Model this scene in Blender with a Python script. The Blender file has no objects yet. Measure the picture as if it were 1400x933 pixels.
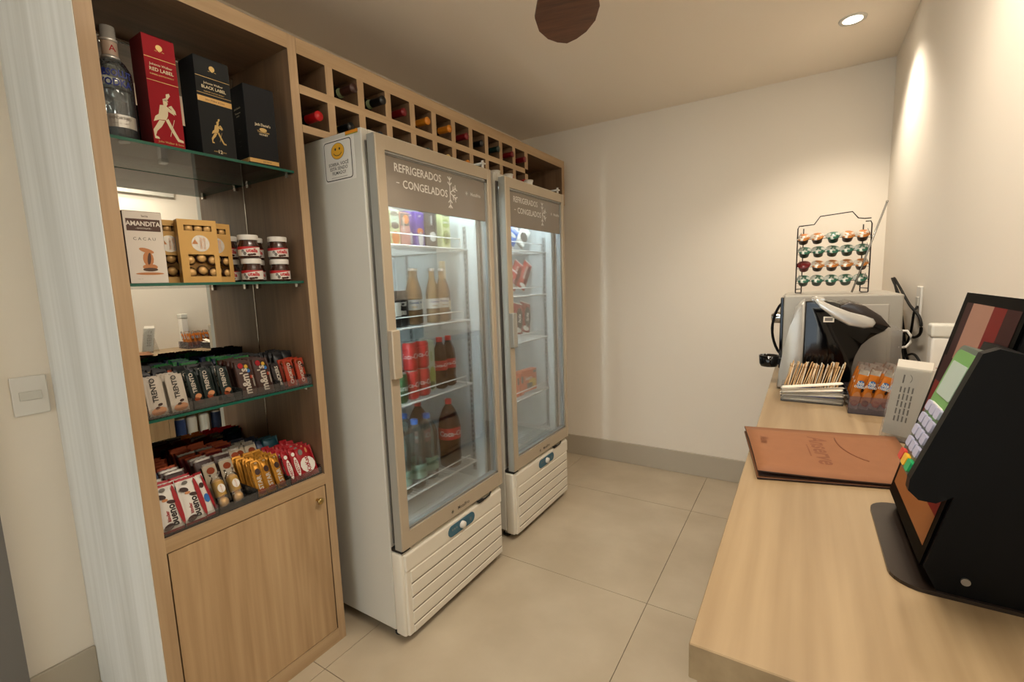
import bpy, bmesh, math, random
from mathutils import Vector, Matrix
R = math.radians
random.seed(7)
S = bpy.context.scene
COL = S.collection

# ------------------------------------------------------------------ camera
def make_camera():
    yaw, pit, rol, f = .5633, -.12446, -.03448, 632.4
    cy, sy, cp, sp = math.cos(yaw), math.sin(yaw), math.cos(pit), math.sin(pit)
    fw = Vector((-sy*cp, cy*cp, sp)); rt = Vector((cy, sy, 0)); up = rt.cross(fw)
    c, s = math.cos(rol), math.sin(rol)
    r2 = rt*c + up*s; u2 = up*c - rt*s
    cam = bpy.data.cameras.new('camera'); cam.sensor_width = 36; cam.lens = f/1400*36
    cam.clip_start = .02
    o = bpy.data.objects.new('camera', cam); COL.objects.link(o)
    m = Matrix((r2, u2, -fw)).transposed().to_4x4(); m.translation = (1.4745, .6397, 1.3548)
    o.matrix_world = m
    S.camera = o
make_camera()
vs = S.view_settings
vs.view_transform = 'Standard'; vs.look = 'None'; vs.gamma = 1; vs.use_curve_mapping = False
vs.exposure = 0.0
W = bpy.data.worlds.new('daylight'); S.world = W; W.use_nodes = True
bg = W.node_tree.nodes['Background']; bg.inputs[0].default_value = (.80, .90, 1, 1); bg.inputs[1].default_value = 1.6

def lamp(kind, name, loc, energy, color, rot=(0, 0, 0), **k):
    l = bpy.data.lights.new(name, kind); l.energy = energy; l.color = color
    for a, b in k.items(): setattr(l, a, b)
    o = bpy.data.objects.new(name, l); COL.objects.link(o); o.location = loc; o.rotation_euler = rot
    return o
# daylight coming in through the big window in the wall behind the camera
lamp('AREA', 'window_daylight', (.55, -2.35, 1.35), 98, (.80, .91, 1), (R(-90), 0, 0), shape='RECTANGLE', size=2.2, size_y=1.9)
WARM = (1, .88, .735)
CEIL = 2.448
lamp('AREA', 'added_fill_light', (1.28, 1.50, CEIL-.035), 17, WARM, (0, 0, 0), shape='RECTANGLE', size=.16, size_y=1.1)  # soft fill added to brighten the right and back walls evenly
vs.exposure = 0.52

# ------------------------------------------------------------------ materials
MATS = {}
def lin(c):
    return tuple((v/12.92 if v <= .04045 else ((v+.055)/1.055)**2.4) for v in c)
def hexc(h):
    return lin(tuple(int(h[i:i+2], 16)/255 for i in (0, 2, 4)))
def mat(name, col, rough=.5, metal=0, emit=0, noise=0, nscale=20, coat=0, spec=.5):
    if name in MATS: return name
    m = bpy.data.materials.new(name); m.use_nodes = True; MATS[name] = m
    nt = m.node_tree; b = nt.nodes['Principled BSDF']
    c = hexc(col) if isinstance(col, str) else col
    b.inputs['Base Color'].default_value = (*c, 1); b.inputs['Roughness'].default_value = rough
    b.inputs['Metallic'].default_value = metal; b.inputs['Coat Weight'].default_value = coat
    b.inputs['Specular IOR Level'].default_value = spec
    if emit:
        b.inputs['Emission Color'].default_value = (*c, 1); b.inputs['Emission Strength'].default_value = emit
    if noise:
        tc = nt.nodes.new('ShaderNodeTexCoord'); n = nt.nodes.new('ShaderNodeTexNoise'); n.inputs['Scale'].default_value = nscale
        n.inputs['Detail'].default_value = 4
        mx = nt.nodes.new('ShaderNodeMix'); mx.data_type = 'RGBA'
        mx.inputs[6].default_value = (*[v*(1-noise) for v in c], 1); mx.inputs[7].default_value = (*[min(1, v*(1+noise)) for v in c], 1)
        nt.links.new(tc.outputs['Object'], n.inputs['Vector']); nt.links.new(n.outputs['Fac'], mx.inputs[0]); nt.links.new(mx.outputs[2], b.inputs['Base Color'])
    return name
def foil(name, a, b, scale, rough=.35, metal=.2):
    m_ = mat(name, a, rough, metal); nt = MATS[name].node_tree; bs = nt.nodes['Principled BSDF']
    tc = nt.nodes.new('ShaderNodeTexCoord'); n = nt.nodes.new('ShaderNodeTexNoise'); n.inputs['Scale'].default_value = scale; n.inputs['Detail'].default_value = 2
    cr = nt.nodes.new('ShaderNodeValToRGB'); cr.color_ramp.elements[0].position = .47; cr.color_ramp.elements[1].position = .53
    cr.color_ramp.elements[0].color = (*hexc(a), 1); cr.color_ramp.elements[1].color = (*hexc(b), 1)
    nt.links.new(tc.outputs['Object'], n.inputs['Vector']); nt.links.new(n.outputs['Fac'], cr.inputs[0]); nt.links.new(cr.outputs[0], bs.inputs['Base Color'])
    return m_
def wood(name, c1, c2, axis='z', scale=1, rough=.45, knots=0):
    m = bpy.data.materials.new(name); m.use_nodes = True; MATS[name] = m
    nt = m.node_tree; b = nt.nodes['Principled BSDF']; b.inputs['Roughness'].default_value = rough
    tc = nt.nodes.new('ShaderNodeTexCoord'); mp = nt.nodes.new('ShaderNodeMapping')
    s = {'x': (1.2, 16, 16), 'y': (16, 1.2, 16), 'z': (16, 16, 1.2)}[axis]
    mp.inputs['Scale'].default_value = [v*scale for v in s]
    nt.links.new(tc.outputs['Object'], mp.inputs['Vector'])
    n1 = nt.nodes.new('ShaderNodeTexNoise'); n1.inputs['Scale'].default_value = 1; n1.inputs['Detail'].default_value = 5; n1.inputs['Distortion'].default_value = .5 + knots
    nt.links.new(mp.outputs[0], n1.inputs['Vector'])
    mp2 = nt.nodes.new('ShaderNodeMapping'); mp2.inputs['Scale'].default_value = [v*scale*(7 if v > 2 else 2.5) for v in s]
    nt.links.new(tc.outputs['Object'], mp2.inputs['Vector'])
    n2 = nt.nodes.new('ShaderNodeTexNoise'); n2.inputs['Scale'].default_value = 1; n2.inputs['Detail'].default_value = 3
    nt.links.new(mp2.outputs[0], n2.inputs['Vector'])
    cr = nt.nodes.new('ShaderNodeValToRGB'); cr.color_ramp.elements[0].position = .36; cr.color_ramp.elements[1].position = .66
    cr.color_ramp.elements[0].color = (*hexc(c2), 1); cr.color_ramp.elements[1].color = (*hexc(c1), 1)
    ad = nt.nodes.new('ShaderNodeMath'); ad.operation = 'MULTIPLY_ADD'; ad.inputs[1].default_value = .35; 
    sb = nt.nodes.new('ShaderNodeMath'); sb.operation = 'MULTIPLY'; sb.inputs[1].default_value = .65
    nt.links.new(n1.outputs['Fac'], sb.inputs[0]); nt.links.new(n2.outputs['Fac'], ad.inputs[0]); nt.links.new(sb.outputs[0], ad.inputs[2])
    nt.links.new(ad.outputs[0], cr.inputs[0]); nt.links.new(cr.outputs[0], b.inputs['Base Color'])
    bp = nt.nodes.new('ShaderNodeBump'); bp.inputs['Strength'].default_value = .06; nt.links.new(n2.outputs['Fac'], bp.inputs['Height']); nt.links.new(bp.outputs[0], b.inputs['Normal'])
    return name
def glass(name, tint=(1, 1, 1), refl=1.0, rough=.0, milk=0, milkcol=(.8, .8, .8)):
    """thin clear sheet: what is behind shows through, the surface reflects by Fresnel"""
    m = bpy.data.materials.new(name); m.use_nodes = True; MATS[name] = m
    nt = m.node_tree; nt.nodes.remove(nt.nodes['Principled BSDF']); out = nt.nodes['Material Output']
    t = nt.nodes.new('ShaderNodeBsdfTransparent'); t.inputs[0].default_value = (*tint, 1)
    g = nt.nodes.new('ShaderNodeBsdfGlossy'); g.inputs['Roughness'].default_value = rough
    fr = nt.nodes.new('ShaderNodeFresnel'); fr.inputs[0].default_value = 1.45
    mu = nt.nodes.new('ShaderNodeMath'); mu.operation = 'MULTIPLY'; mu.inputs[1].default_value = refl
    mx = nt.nodes.new('ShaderNodeMixShader'); nt.links.new(fr.outputs[0], mu.inputs[0]); nt.links.new(mu.outputs[0], mx.inputs[0])
    base = t
    if milk:
        d = nt.nodes.new('ShaderNodeBsdfDiffuse'); d.inputs[0].default_value = (*milkcol, 1)
        m2 = nt.nodes.new('ShaderNodeMixShader'); m2.inputs[0].default_value = milk
        nt.links.new(t.outputs[0], m2.inputs[1]); nt.links.new(d.outputs[0], m2.inputs[2]); base = m2
    nt.links.new(base.outputs[0], mx.inputs[1]); nt.links.new(g.outputs[0], mx.inputs[2]); nt.links.new(mx.outputs[0], out.inputs[0])
    return name

wood('oak_vertical', 'b79b78', 'a08361', 'z')
wood('oak_along_wall', 'b99d79', 'a48763', 'y')
wood('oak_door', 'c0a27b', 'a3845f', 'z', .55, knots=1.5)
wood('oak_dark_inside', '82664c', '685039', 'z')  # darker inner-face laminate; shade inside the rack cells is mixed into its colour
wood('oak_dark_flat', '82664c', '685039', 'y')  # same darkened tone, cell shade included, with grain along the wall
wood('counter_wood', 'a8916f', '8a7354', 'y', .45, .38, knots=1.0)
wood('pale_streaked_panel', 'eceae4', 'cfccc2', 'z', .38, .6, knots=.4)
wood('fan_wood', '6e442c', '48291a', 'y', 2, .5)
mat('wall_paint', 'e8dfd0', .9)
mat('ceiling_paint', 'efe3d2', .95)
mat('baseboard_paint', 'b3a997', .5)
mat('grey_frame', '6f6c68', .45); mat('dark_frame', '3c3b3a', .5)
mat('white_plastic', 'dcd8cf', .4); mat('white_enamel', 'cbc8bd', .35); mat('grille_white', 'ddd6c6', .45)
mat('groove', '8b8272', .7)
mat('alu_door', 'b9ab95', .38, .25); mat('alu_side', 'a9a9a1', .4, .3); mat('alu_inner', 'a7abaa', .3, .5)
mat('fridge_liner', 'ced6d6', .45); mat('wire_white', 'e4e6e2', .35)
mat('gasket', '6b665f', .7); mat('ladder_slot', '5a5f60', .6)
mat('black', '0b0b0c', .5); mat('matte_black', '030303', .45, spec=.15); mat('black_gloss', '050506', .10); mat('dark_rubber', '15130f', .7)
mat('chrome', 'c9c7c2', .15, 1); mat('brass', 'b79c63', .3, 1); mat('steel', 'a9a8a4', .28, .9)
mat('silver_paint', 'b3b1aa', .3, .35); mat('silver_light', 'c9c6bf', .22, .55)
mat('oven_grey', 'a8a296', .4, .15); mat('oven_emboss', 'b5afa4', .35, .15)
mat('gold', 'b99a5b', .35, .35); mat('gold_foil', 'd6ab6c', .4, .25, noise=.25, nscale=160); mat('gold_card', 'c49a55', .4, .2)
mat('cream', 'd9cba9', .6); mat('paper', 'ddd5c5', .8); mat('straw_paper', 'f2ead9', .8)
mat('box_red', '92101c', .6, spec=.2); mat('box_red_dark', '5d1216', .65, spec=.2)
mat('box_black', '0e1012', .65, spec=.2); mat('box_dark', '1a1c1e', .4)
mat('wire_black', '241a14', .4, .3)
mat('leather', '85583a', .6, spec=.2, noise=.08, nscale=40); mat('leather_edge', '2b160d', .6); mat('leather_print', '6f3d1c', .7)
mat('cable', '0c0907', .6, spec=.15); mat('foil_silver', 'b9b4ab', .25, .6, noise=.3, nscale=120)
mat('smile_yellow', 'e2a92f', .5); mat('orange_tag', 'd98a1e', .5)
mat('panel_blue', '2f5f74', .4); mat('print_grey', '6d675f', .7); mat('print_dark', '2e2a26', .7)
mat('lamp_glow', (1, .93, .80), .5, emit=14)
mat('fill_glow', (1, .93, .80), .5, emit=4)
mat('led_strip', (.88, .96, 1), .5, emit=3.0)
glass('door_glass', (.97, .98, .98), .6)
glass('printed_band', (.6, .57, .53), .8, 0, .75, hexc('9c9184'))
glass('shelf_glass', (.93, .97, .95), 1.0); mat('glass_edge', '1f5a4a', .15)
glass('clear_plastic', (.95, .95, .94), 1, .02, .05, (.8, .78, .76)); glass('clear_violet', (.80, .76, .80), 1, .05, .10, (.45, .40, .45))
glass('tank_plastic', (.86, .84, .80), 1, .03, .12, (.7, .65, .6)); glass('water_bottle', (.93, .97, .95), 1, .03, .16, (.6, .7, .66))
glass('bottle_clear', (.88, .92, .93), 1.4, .03, .06, (.6, .65, .7)); glass('beer_glass', (.86, .66, .40), 1, .03, .25, hexc('9a6c3c'))
glass('cola', (.25, .10, .06), 1, .03, .6, hexc('3a160d')); glass('green_glass', (.15, .22, .1), 1, .03, .7, hexc('12190f'))
mat('wine_glass', '0c0f0b', .12)
def mirror():
    m = bpy.data.materials.new('mirror'); m.use_nodes = True; MATS['mirror'] = m; nt = m.node_tree
    g = nt.nodes.new('ShaderNodeBsdfGlossy'); g.inputs[0].default_value = (.86, .88, .86, 1); g.inputs['Roughness'].default_value = 0
    nt.links.new(g.outputs[0], nt.nodes['Material Output'].inputs[0])
mirror()
def floor_mat():
    m = bpy.data.materials.new('porcelain_tiles'); m.use_nodes = True; MATS['porcelain_tiles'] = m; nt = m.node_tree
    b = nt.nodes['Principled BSDF']; b.inputs['Roughness'].default_value = .38
    tc = nt.nodes.new('ShaderNodeTexCoord'); n = nt.nodes.new('ShaderNodeTexNoise'); n.inputs['Scale'].default_value = 3; n.inputs['Detail'].default_value = 6
    cr = nt.nodes.new('ShaderNodeValToRGB'); cr.color_ramp.elements[0].color = (*hexc('b0a189'), 1); cr.color_ramp.elements[1].color = (*hexc('bfb199'), 1)
    cr.color_ramp.elements[0].position = .35; cr.color_ramp.elements[1].position = .65
    nt.links.new(tc.outputs['Object'], n.inputs['Vector']); nt.links.new(n.outputs['Fac'], cr.inputs[0]); nt.links.new(cr.outputs[0], b.inputs['Base Color'])
floor_mat(); mat('grout', '4f4232', .9)

# ------------------------------------------------------------------ mesh builder
TXT = {}
def text_geo(s, bold=0):
    k = (s, bold)
    if k in TXT: return TXT[k]
    cu = bpy.data.curves.new('t', 'FONT'); cu.body = s; cu.size = 1; cu.align_x = 'CENTER'; cu.align_y = 'CENTER'; cu.resolution_u = 2; cu.offset = bold
    o = bpy.data.objects.new('t', cu); COL.objects.link(o); bpy.context.view_layer.update()
    dg = bpy.context.evaluated_depsgraph_get(); me = bpy.data.meshes.new_from_object(o.evaluated_get(dg))
    g = ([tuple(v.co) for v in me.vertices], [tuple(p.vertices) for p in me.polygons])
    bpy.data.objects.remove(o); bpy.data.meshes.remove(me); bpy.data.curves.remove(cu)
    TXT[k] = g
    return g
class M:
    def __init__(s): s.v = []; s.f = []; s.m = []; s.sm = []; s.X = Matrix.Identity(4)
    def add(s, vs_, fs, m, smooth=False, X=None):
        b = len(s.v); T = s.X @ X if X is not None else s.X
        s.v += [tuple(T @ Vector(p)) for p in vs_]
        for i, f in enumerate(fs):
            s.f.append(tuple(j+b for j in f)); s.m.append(m[i] if isinstance(m, list) else m); s.sm.append(smooth)
        return s
    def box(s, x0, x1, y0, y1, z0, z1, m, X=None):
        p = [(x, y, z) for x in (x0, x1) for y in (y0, y1) for z in (z0, z1)]
        return s.add(p, [(0, 1, 3, 2), (4, 6, 7, 5), (0, 4, 5, 1), (2, 3, 7, 6), (0, 2, 6, 4), (1, 5, 7, 3)], m, X=X)
    def rbox(s, x0, x1, y0, y1, z0, z1, m, r=.003, seg=2, X=None):
        bm = bmesh.new(); bmesh.ops.create_cube(bm, size=1)
        for v in bm.verts: v.co = ((x0+x1)/2+v.co.x*(x1-x0), (y0+y1)/2+v.co.y*(y1-y0), (z0+z1)/2+v.co.z*(z1-z0))
        bmesh.ops.bevel(bm, geom=bm.edges[:], offset=r, segments=seg, affect='EDGES', profile=.5)
        bm.verts.index_update(); s.add([tuple(v.co) for v in bm.verts], [tuple(v.index for v in f.verts) for f in bm.faces], m, seg > 1 and r > .008, X); bm.free()
        return s
    def lathe(s, prof, m, seg=20, X=None, cap=True, smooth=True):
        n = len(prof); vs_ = []; fs = []; ms = []
        for r, z in prof:
            for i in range(seg):
                a = 2*math.pi*i/seg; vs_.append((r*math.cos(a), r*math.sin(a), z))
        for k in range(n-1):
            for i in range(seg):
                j = (i+1) % seg; fs.append((k*seg+i, k*seg+j, (k+1)*seg+j, (k+1)*seg+i)); ms.append(m[k] if isinstance(m, list) else m)
        s.add(vs_, fs, ms, smooth, X)
        if cap:
            mm = m if isinstance(m, list) else [m]
            if prof[0][0] > 1e-5: s.add([vs_[i] for i in range(seg)], [tuple(range(seg))[::-1]], mm[0], False, X)
            if prof[-1][0] > 1e-5: s.add([vs_[(n-1)*seg+i] for i in range(seg)], [tuple(range(seg))], mm[-1], False, X)
        return s
    def cyl(s, p0, p1, r, m, seg=12, r2=None):
        p0 = Vector(p0); p1 = Vector(p1); d = p1-p0
        X = Matrix.Translation(p0) @ d.to_track_quat('Z', 'Y').to_matrix().to_4x4()
        return s.lathe([(r, 0), (r if r2 is None else r2, d.length)], m, seg, X)
    def tube(s, pts, r, m, seg=6, closed=False):
        P = [Vector(p) for p in pts]; n = len(P); vs_ = []; fs = []
        up = Vector((0, 0, 1))
        for i in range(n):
            if closed: t = P[(i+1) % n]-P[i-1]
            else: t = P[min(i+1, n-1)]-P[max(i-1, 0)]
            t.normalize(); a = t.cross(up)
            if a.length < .05: a = t.cross(Vector((0, 1, 0)))
            a.normalize(); b = t.cross(a)
            up = b if False else up
            for k in range(seg):
                w = 2*math.pi*k/seg; vs_.append(tuple(P[i]+(a*math.cos(w)+b*math.sin(w))*r))
        for i in range(n if closed else n-1):
            j = (i+1) % n
            for k in range(seg):
                l = (k+1) % seg; fs.append((i*seg+k, i*seg+l, j*seg+l, j*seg+k))
        if not closed: fs += [tuple(range(seg))[::-1], tuple((n-1)*seg+k for k in range(seg))]
        return s.add(vs_, fs, m, True)
    def prism(s, poly, a0, a1, m, plane='xz', X=None):
        """outline extruded along the missing axis"""
        def P(u, v, w):
            return {'xz': (u, w, v), 'yz': (w, u, v), 'xy': (u, v, w)}[plane]
        n = len(poly); vs_ = [P(u, v, a0) for u, v in poly]+[P(u, v, a1) for u, v in poly]
        fs = [tuple(range(n)), tuple(range(n, 2*n))[::-1]]+[(i, (i+1) % n, n+(i+1) % n, n+i) for i in range(n)]
        return s.add(vs_, fs, m, X=X)
    def bprism(s, poly, a0, a1, m, r=.006, seg=3):
        bm = bmesh.new(); n = len(poly); A = [bm.verts.new((u, a0, v)) for u, v in poly]; B = [bm.verts.new((u, a1, v)) for u, v in poly]
        f0 = bm.faces.new(A); f1 = bm.faces.new(B[::-1])
        for i in range(n): bm.faces.new((A[i], A[(i+1) % n], B[(i+1) % n], B[i]))
        bmesh.ops.bevel(bm, geom=list(f0.edges)+list(f1.edges), offset=r, segments=seg, affect='EDGES', profile=.5)
        bmesh.ops.recalc_face_normals(bm, faces=bm.faces[:])
        bm.verts.index_update(); s.add([tuple(v.co) for v in bm.verts], [tuple(v.index for v in f.verts) for f in bm.faces], m, True); bm.free()
        return s
    def sphere(s, c, r, m, seg=14, sc=(1, 1, 1)):
        pr = [(max(1e-6, r*math.sin(math.pi*i/10)), -r*math.cos(math.pi*i/10)) for i in range(11)]
        return s.lathe(pr, m, seg, Matrix.Translation(c) @ Matrix.Diagonal((*sc, 1)), cap=False)
    def text(s, t, size, c, right, up, m, bold=.01, sx=1, curve=None):
        """flat lettering standing on a surface point c; curve=(cx,cy,r) wraps it round a vertical cylinder"""
        g = text_geo(t, bold); rt = Vector(right).normalized(); u = Vector(up).normalized(); c = Vector(c)
        if curve:
            cx, cy, r = curve; a0 = math.atan2(c.y-cy, c.x-cx)
            vs_ = []
            for p in g[0]:
                a = a0+p[0]*size*sx/r; vs_.append((cx+r*math.cos(a), cy+r*math.sin(a), c.z+p[1]*size))
        else: vs_ = [tuple(c+rt*(p[0]*size*sx)+u*(p[1]*size)) for p in g[0]]
        return s.add(vs_, g[1], m)
    def poly(s, pts, m): return s.add(pts, [tuple(range(len(pts)))], m)
    def ell(s, c, a, b, right, up, m, seg=14, rot=0):
        rt = Vector(right); u = Vector(up); c = Vector(c); vs_ = []
        for i in range(seg):
            w = 2*math.pi*i/seg; x, y = a*math.cos(w), b*math.sin(w)
            vs_.append(tuple(c+rt*(x*math.cos(rot)-y*math.sin(rot))+u*(x*math.sin(rot)+y*math.cos(rot))))
        return s.poly(vs_, m)
    def mesh(s, name):
        me = bpy.data.meshes.new(name); names = []
        for k in s.m:
            if k not in names: names.append(k)
        me.from_pydata(s.v, [], s.f)
        for k in names: me.materials.append(MATS[k])
        ix = {k: i for i, k in enumerate(names)}
        me.polygons.foreach_set('material_index', [ix[k] for k in s.m]); me.polygons.foreach_set('use_smooth', s.sm)
        me.update(); return me
    def build(s, name, parent=None, loc=(0, 0, 0), rot=(0, 0, 0), label=None):
        o = bpy.data.objects.new(name, s.mesh(name)); COL.objects.link(o)
        o.parent = parent; o.location = loc; o.rotation_euler = rot
        if label: o['label'] = label
        return o
def tag(o, label, cat, group=None, kind=None):
    if label: o['label'] = label; o['category'] = cat
    if group: o['group'] = group
    if kind: o['kind'] = kind
    return o
def thing(name, label, cat, loc=(0, 0, 0), rot=(0, 0, 0), group=None):
    o = bpy.data.objects.new(name, None); COL.objects.link(o); o.empty_display_size = .05
    o.location = loc; o.rotation_euler = rot
    return tag(o, label, cat, group)
def struct(m, name, label=None):
    o = m.build(name); o['kind'] = 'structure'
    if label: o['label'] = label; o['category'] = name.split('_')[0]
    return o
def dup(root, loc, rot=None, label=None, group=None):
    r = root.copy(); COL.objects.link(r); r.location = loc
    if rot is not None: r.rotation_euler = rot
    if label: r['label'] = label
    if group: r['group'] = group
    for ch in list(root.children):
        c = ch.copy(); COL.objects.link(c); c.parent = r
        for g in list(ch.children):
            d = g.copy(); COL.objects.link(d); d.parent = c
    return r

# ------------------------------------------------------------------ the room
XL, XR, YB, YR = -.61, 1.8376, 3.872, -2.5       # recessed left wall, right wall, back wall, rear wall
YP = 1.098                                       # face of the clad wall end beside the shelf unit
m = M(); m.box(-.7, 1.95, YR-.1, YB+.1, -.05, -.003, 'grout')
t = .0012
xs = [.0663-.9*k for k in range(1, -3, -1)]
ys = [3.334-.9*k for k in range(-1, 8)]
for x in (-.8337, .0663, .9663, 1.8663):
    for y in ys:
        x0, x1, y0, y1 = max(x, -.7), min(x+.9, 1.95), max(y-.9, YR-.1), min(y, YB+.1)
        if x1-x0 > .01 and y1-y0 > .01: m.box(x0+t, x1-t, y0+t, y1-t, -.02, 0, 'porcelain_tiles')
struct(m, 'floor')
struct(M().box(-.7, 1.95, YR-.1, YB+.1, CEIL, CEIL+.1, 'ceiling_paint'), 'ceiling')
struct(M().box(-.7, 1.95, YB, YB+.1, 0, CEIL, 'wall_paint'), 'wall_back')
struct(M().box(XR, XR+.1, YR, YB, 0, CEIL, 'wall_paint'), 'wall_right')
m = M(); m.box(XL-.1, XL, YR, .86-.8, 0, CEIL, 'wall_paint').box(XL-.1, XL, .86-.8, .93, 2.12, CEIL, 'wall_paint').box(XL-.1, XL, .93, YP+.05, 0, CEIL, 'wall_paint')
m.box(XL-.1, -.42, YP+.05, YB, 0, CEIL, 'wall_paint')
struct(m, 'wall_left')
m = M(); wx0, wx1, wz0, wz1 = -.45, 1.6, .35, 2.25
m.box(-.7, wx0, YR-.1, YR, 0, CEIL, 'wall_paint').box(wx1, 1.95, YR-.1, YR, 0, CEIL, 'wall_paint')
m.box(wx0, wx1, YR-.1, YR, 0, wz0, 'wall_paint').box(wx0, wx1, YR-.1, YR, wz1, CEIL, 'wall_paint')
struct(m, 'wall_rear')
m = M()
for x in (wx0, (wx0+wx1)/2-.02, wx1-.04): m.box(x, x+.04, YR-.07, YR-.01, wz0, wz1, 'grey_frame')
m.box(wx0, wx1, YR-.07, YR-.01, wz0, wz0+.04, 'grey_frame').box(wx0, wx1, YR-.07, YR-.01, wz1-.04, wz1, 'grey_frame')
m.box(wx0, wx1, YR-.045, YR-.04, wz0, wz1, 'door_glass')
struct(m, 'window_1')
# pale streaked cladding on the wall end that carries the shelf unit
struct(M().box(-.61, -.001, YP, YP+.0015, 0, CEIL, 'pale_streaked_panel').box(-.61, -.42, YP+.0015, YP+.05, 0, CEIL, 'wall_paint'), 'wall_pillar')
m = M()
m.box(XL, XL+.035, .86, .93, 0, 2.12, 'grey_frame').box(XL, XL+.035, .06, .13, 0, 2.12, 'grey_frame').box(XL, XL+.035, .13, .86, 2.05, 2.12, 'grey_frame')
m.box(XL-.03, XL+.012, .845, .86, 0, 2.05, 'dark_frame')
m.box(XL-.04, XL+.005, .13, .845, .01, 2.05, 'grey_frame')
m.box(XL+.005, XL+.03, .76, .775, .95, 1.15, 'steel')
struct(m, 'door_1')
struct(M().rbox(-.42, XR, YB-.014, YB, 0, .155, 'baseboard_paint', .003), 'baseboard_back')
struct(M().rbox(XL, XL+.014, .932, YP, 0, .135, 'baseboard_paint', .003), 'baseboard_left')
struct(M().rbox(XR-.014, XR, YR, YB-.014, 0, .155, 'baseboard_paint', .003), 'baseboard_right')
# light switch
t0 = thing('light_switch', 'white square light switch on the pale wall beside the streaked column', 'light switch', (XL, 1.042, 1.052))
M().rbox(0, .009, -.042, .042, -.062, .062, 'white_plastic', .003).build('cover_plate', t0)
M().rbox(.009, .013, -.026, .026, -.014, .014, 'white_enamel', .0015).build('rocker', t0)

# ceiling lamps: the one in view, and its twins in the same row out of frame
def downlight(x, y, e, label):
    t0 = thing('ceiling_downlight', label, 'ceiling light', (x, y, CEIL), group='round downlights along the right wall')
    M().lathe([(.036, -.004), (.050, -.006), (.052, -.001), (.052, 0)], 'white_plastic', 28, cap=False).build('trim_ring', t0)
    M().lathe([(.0001, -.003), (.037, -.003)], 'lamp_glow', 28, cap=False).build('lamp_lens', t0)
    lamp('SPOT', 'downlight_beam', (x, y, CEIL-.02), e, WARM, (0, 0, 0), spot_size=R(115), spot_blend=.7, shadow_soft_size=.06)
downlight(1.613, 3.295, 34, 'bright round downlight recessed in the ceiling above the coffee corner')
downlight(1.613, 1.90, 16, 'round downlight above the middle of the counter, out of the picture')
downlight(1.613, .50, 8, 'round downlight above the near end of the counter, out of the picture')
t0 = thing('added_fill_lamp', 'long slim fill lamp added above the counter, out of the picture', 'ceiling light', (1.28, 1.50, CEIL))  # added unseen fixture that goes with the fill light
M().rbox(-.09, .09, -.57, .57, -.02, 0, 'white_plastic', .004).build('lamp_housing', t0)
M().box(-.08, .08, -.55, .55, -.022, -.02, 'fill_glow').build('diffuser', t0)

# ceiling fan
hub = Vector((.975, 1.735, 2.2)); tip = Vector((.729, 2.254, 2.2))
t0 = thing('ceiling_fan', 'ceiling fan with dark brown leaf-shaped wooden blade reaching into view', 'ceiling fan', (hub.x, hub.y, CEIL))
M().lathe([(.07, 0), (.065, -.05), (.02, -.07)], 'dark_frame', 20).build('canopy', t0)
M().cyl((0, 0, -.06), (0, 0, -.2), .012, 'dark_frame').build('down_rod', t0)
M().lathe([(.03, -.19), (.085, -.2), (.09, -.24), (.06, -.275), (.0001, -.28)], 'dark_frame', 24).build('motor_housing', t0)
L = (tip-hub).length
outl = [(.07, .02), (.16, .05), (.28, .085), (.38, .102), (.46, .093), (.52, .066), (.555, .034), (L, 0)]
outl2 = outl+[(x, -y) for x, y in outl[::-1][1:]]
base = math.atan2(tip.y-hub.y, tip.x-hub.x)
for k in range(3):
    mm = M(); mm.prism(outl2, -.004, .004, 'fan_wood', 'xy', X=Matrix.Rotation(R(-5), 4, 'X'))
    b_ = mm.build('blade', t0, (0, 0, -.25), (0, 0, base+k*2*math.pi/3))

# ------------------------------------------------------------------ shelf unit
Y0, YI0, YI1, Y2 = 1.1, 1.137, 1.647, 1.6785
ZT, ZIT, ZF = 2.198, 2.151, .679
XBK = -.41
unit = thing('shelf_unit', 'tall oak shelf unit with mirror back, glass shelves and lower cupboard', 'shelf unit', (0, Y0, 0))
def P(mm, name, label=None, par=None):   # part given in world coordinates
    mm_ = mm; base_ = (par or unit)
    o = mm_.build(name, base_, label=label)
    p = base_; off = Vector((0, 0, 0))
    while p is not None: off += Vector(p.location); p = p.parent
    o.location = -off
    return o
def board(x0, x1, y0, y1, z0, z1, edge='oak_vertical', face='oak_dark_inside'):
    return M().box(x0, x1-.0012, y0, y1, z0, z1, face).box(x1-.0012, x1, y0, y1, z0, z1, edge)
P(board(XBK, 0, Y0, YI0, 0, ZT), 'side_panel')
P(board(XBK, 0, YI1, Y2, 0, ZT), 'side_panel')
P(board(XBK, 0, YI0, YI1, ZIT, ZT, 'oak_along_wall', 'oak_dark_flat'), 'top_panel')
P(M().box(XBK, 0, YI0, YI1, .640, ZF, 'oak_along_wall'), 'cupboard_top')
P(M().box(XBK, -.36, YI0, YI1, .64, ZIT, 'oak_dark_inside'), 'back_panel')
P(M().box(-.36, -.345, YI0+.001, YI1-.001, ZF+.001, 2.135, 'mirror').box(-.346, -.341, YI0+.001, YI1-.001, 2.135, 2.141, 'chrome').box(-.3449, -.3435, YI1-.003, YI1-.001, ZF+.001, 2.135, 'chrome'), 'mirror', 'mirror with slim silver edge trim')
P(M().box(XBK, -.025, YI0, YI1, 0, .055, 'oak_along_wall'), 'plinth')
P(M().box(-.025, 0, YI0, YI1, 0, .055, 'oak_along_wall'), 'bottom_rail')
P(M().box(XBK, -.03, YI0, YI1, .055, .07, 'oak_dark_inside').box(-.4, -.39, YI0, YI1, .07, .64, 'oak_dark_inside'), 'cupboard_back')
dr = P(M().box(-.02, -.001, YI0+.004, YI1-.004, .058, .636, 'oak_door'), 'door')
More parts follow.
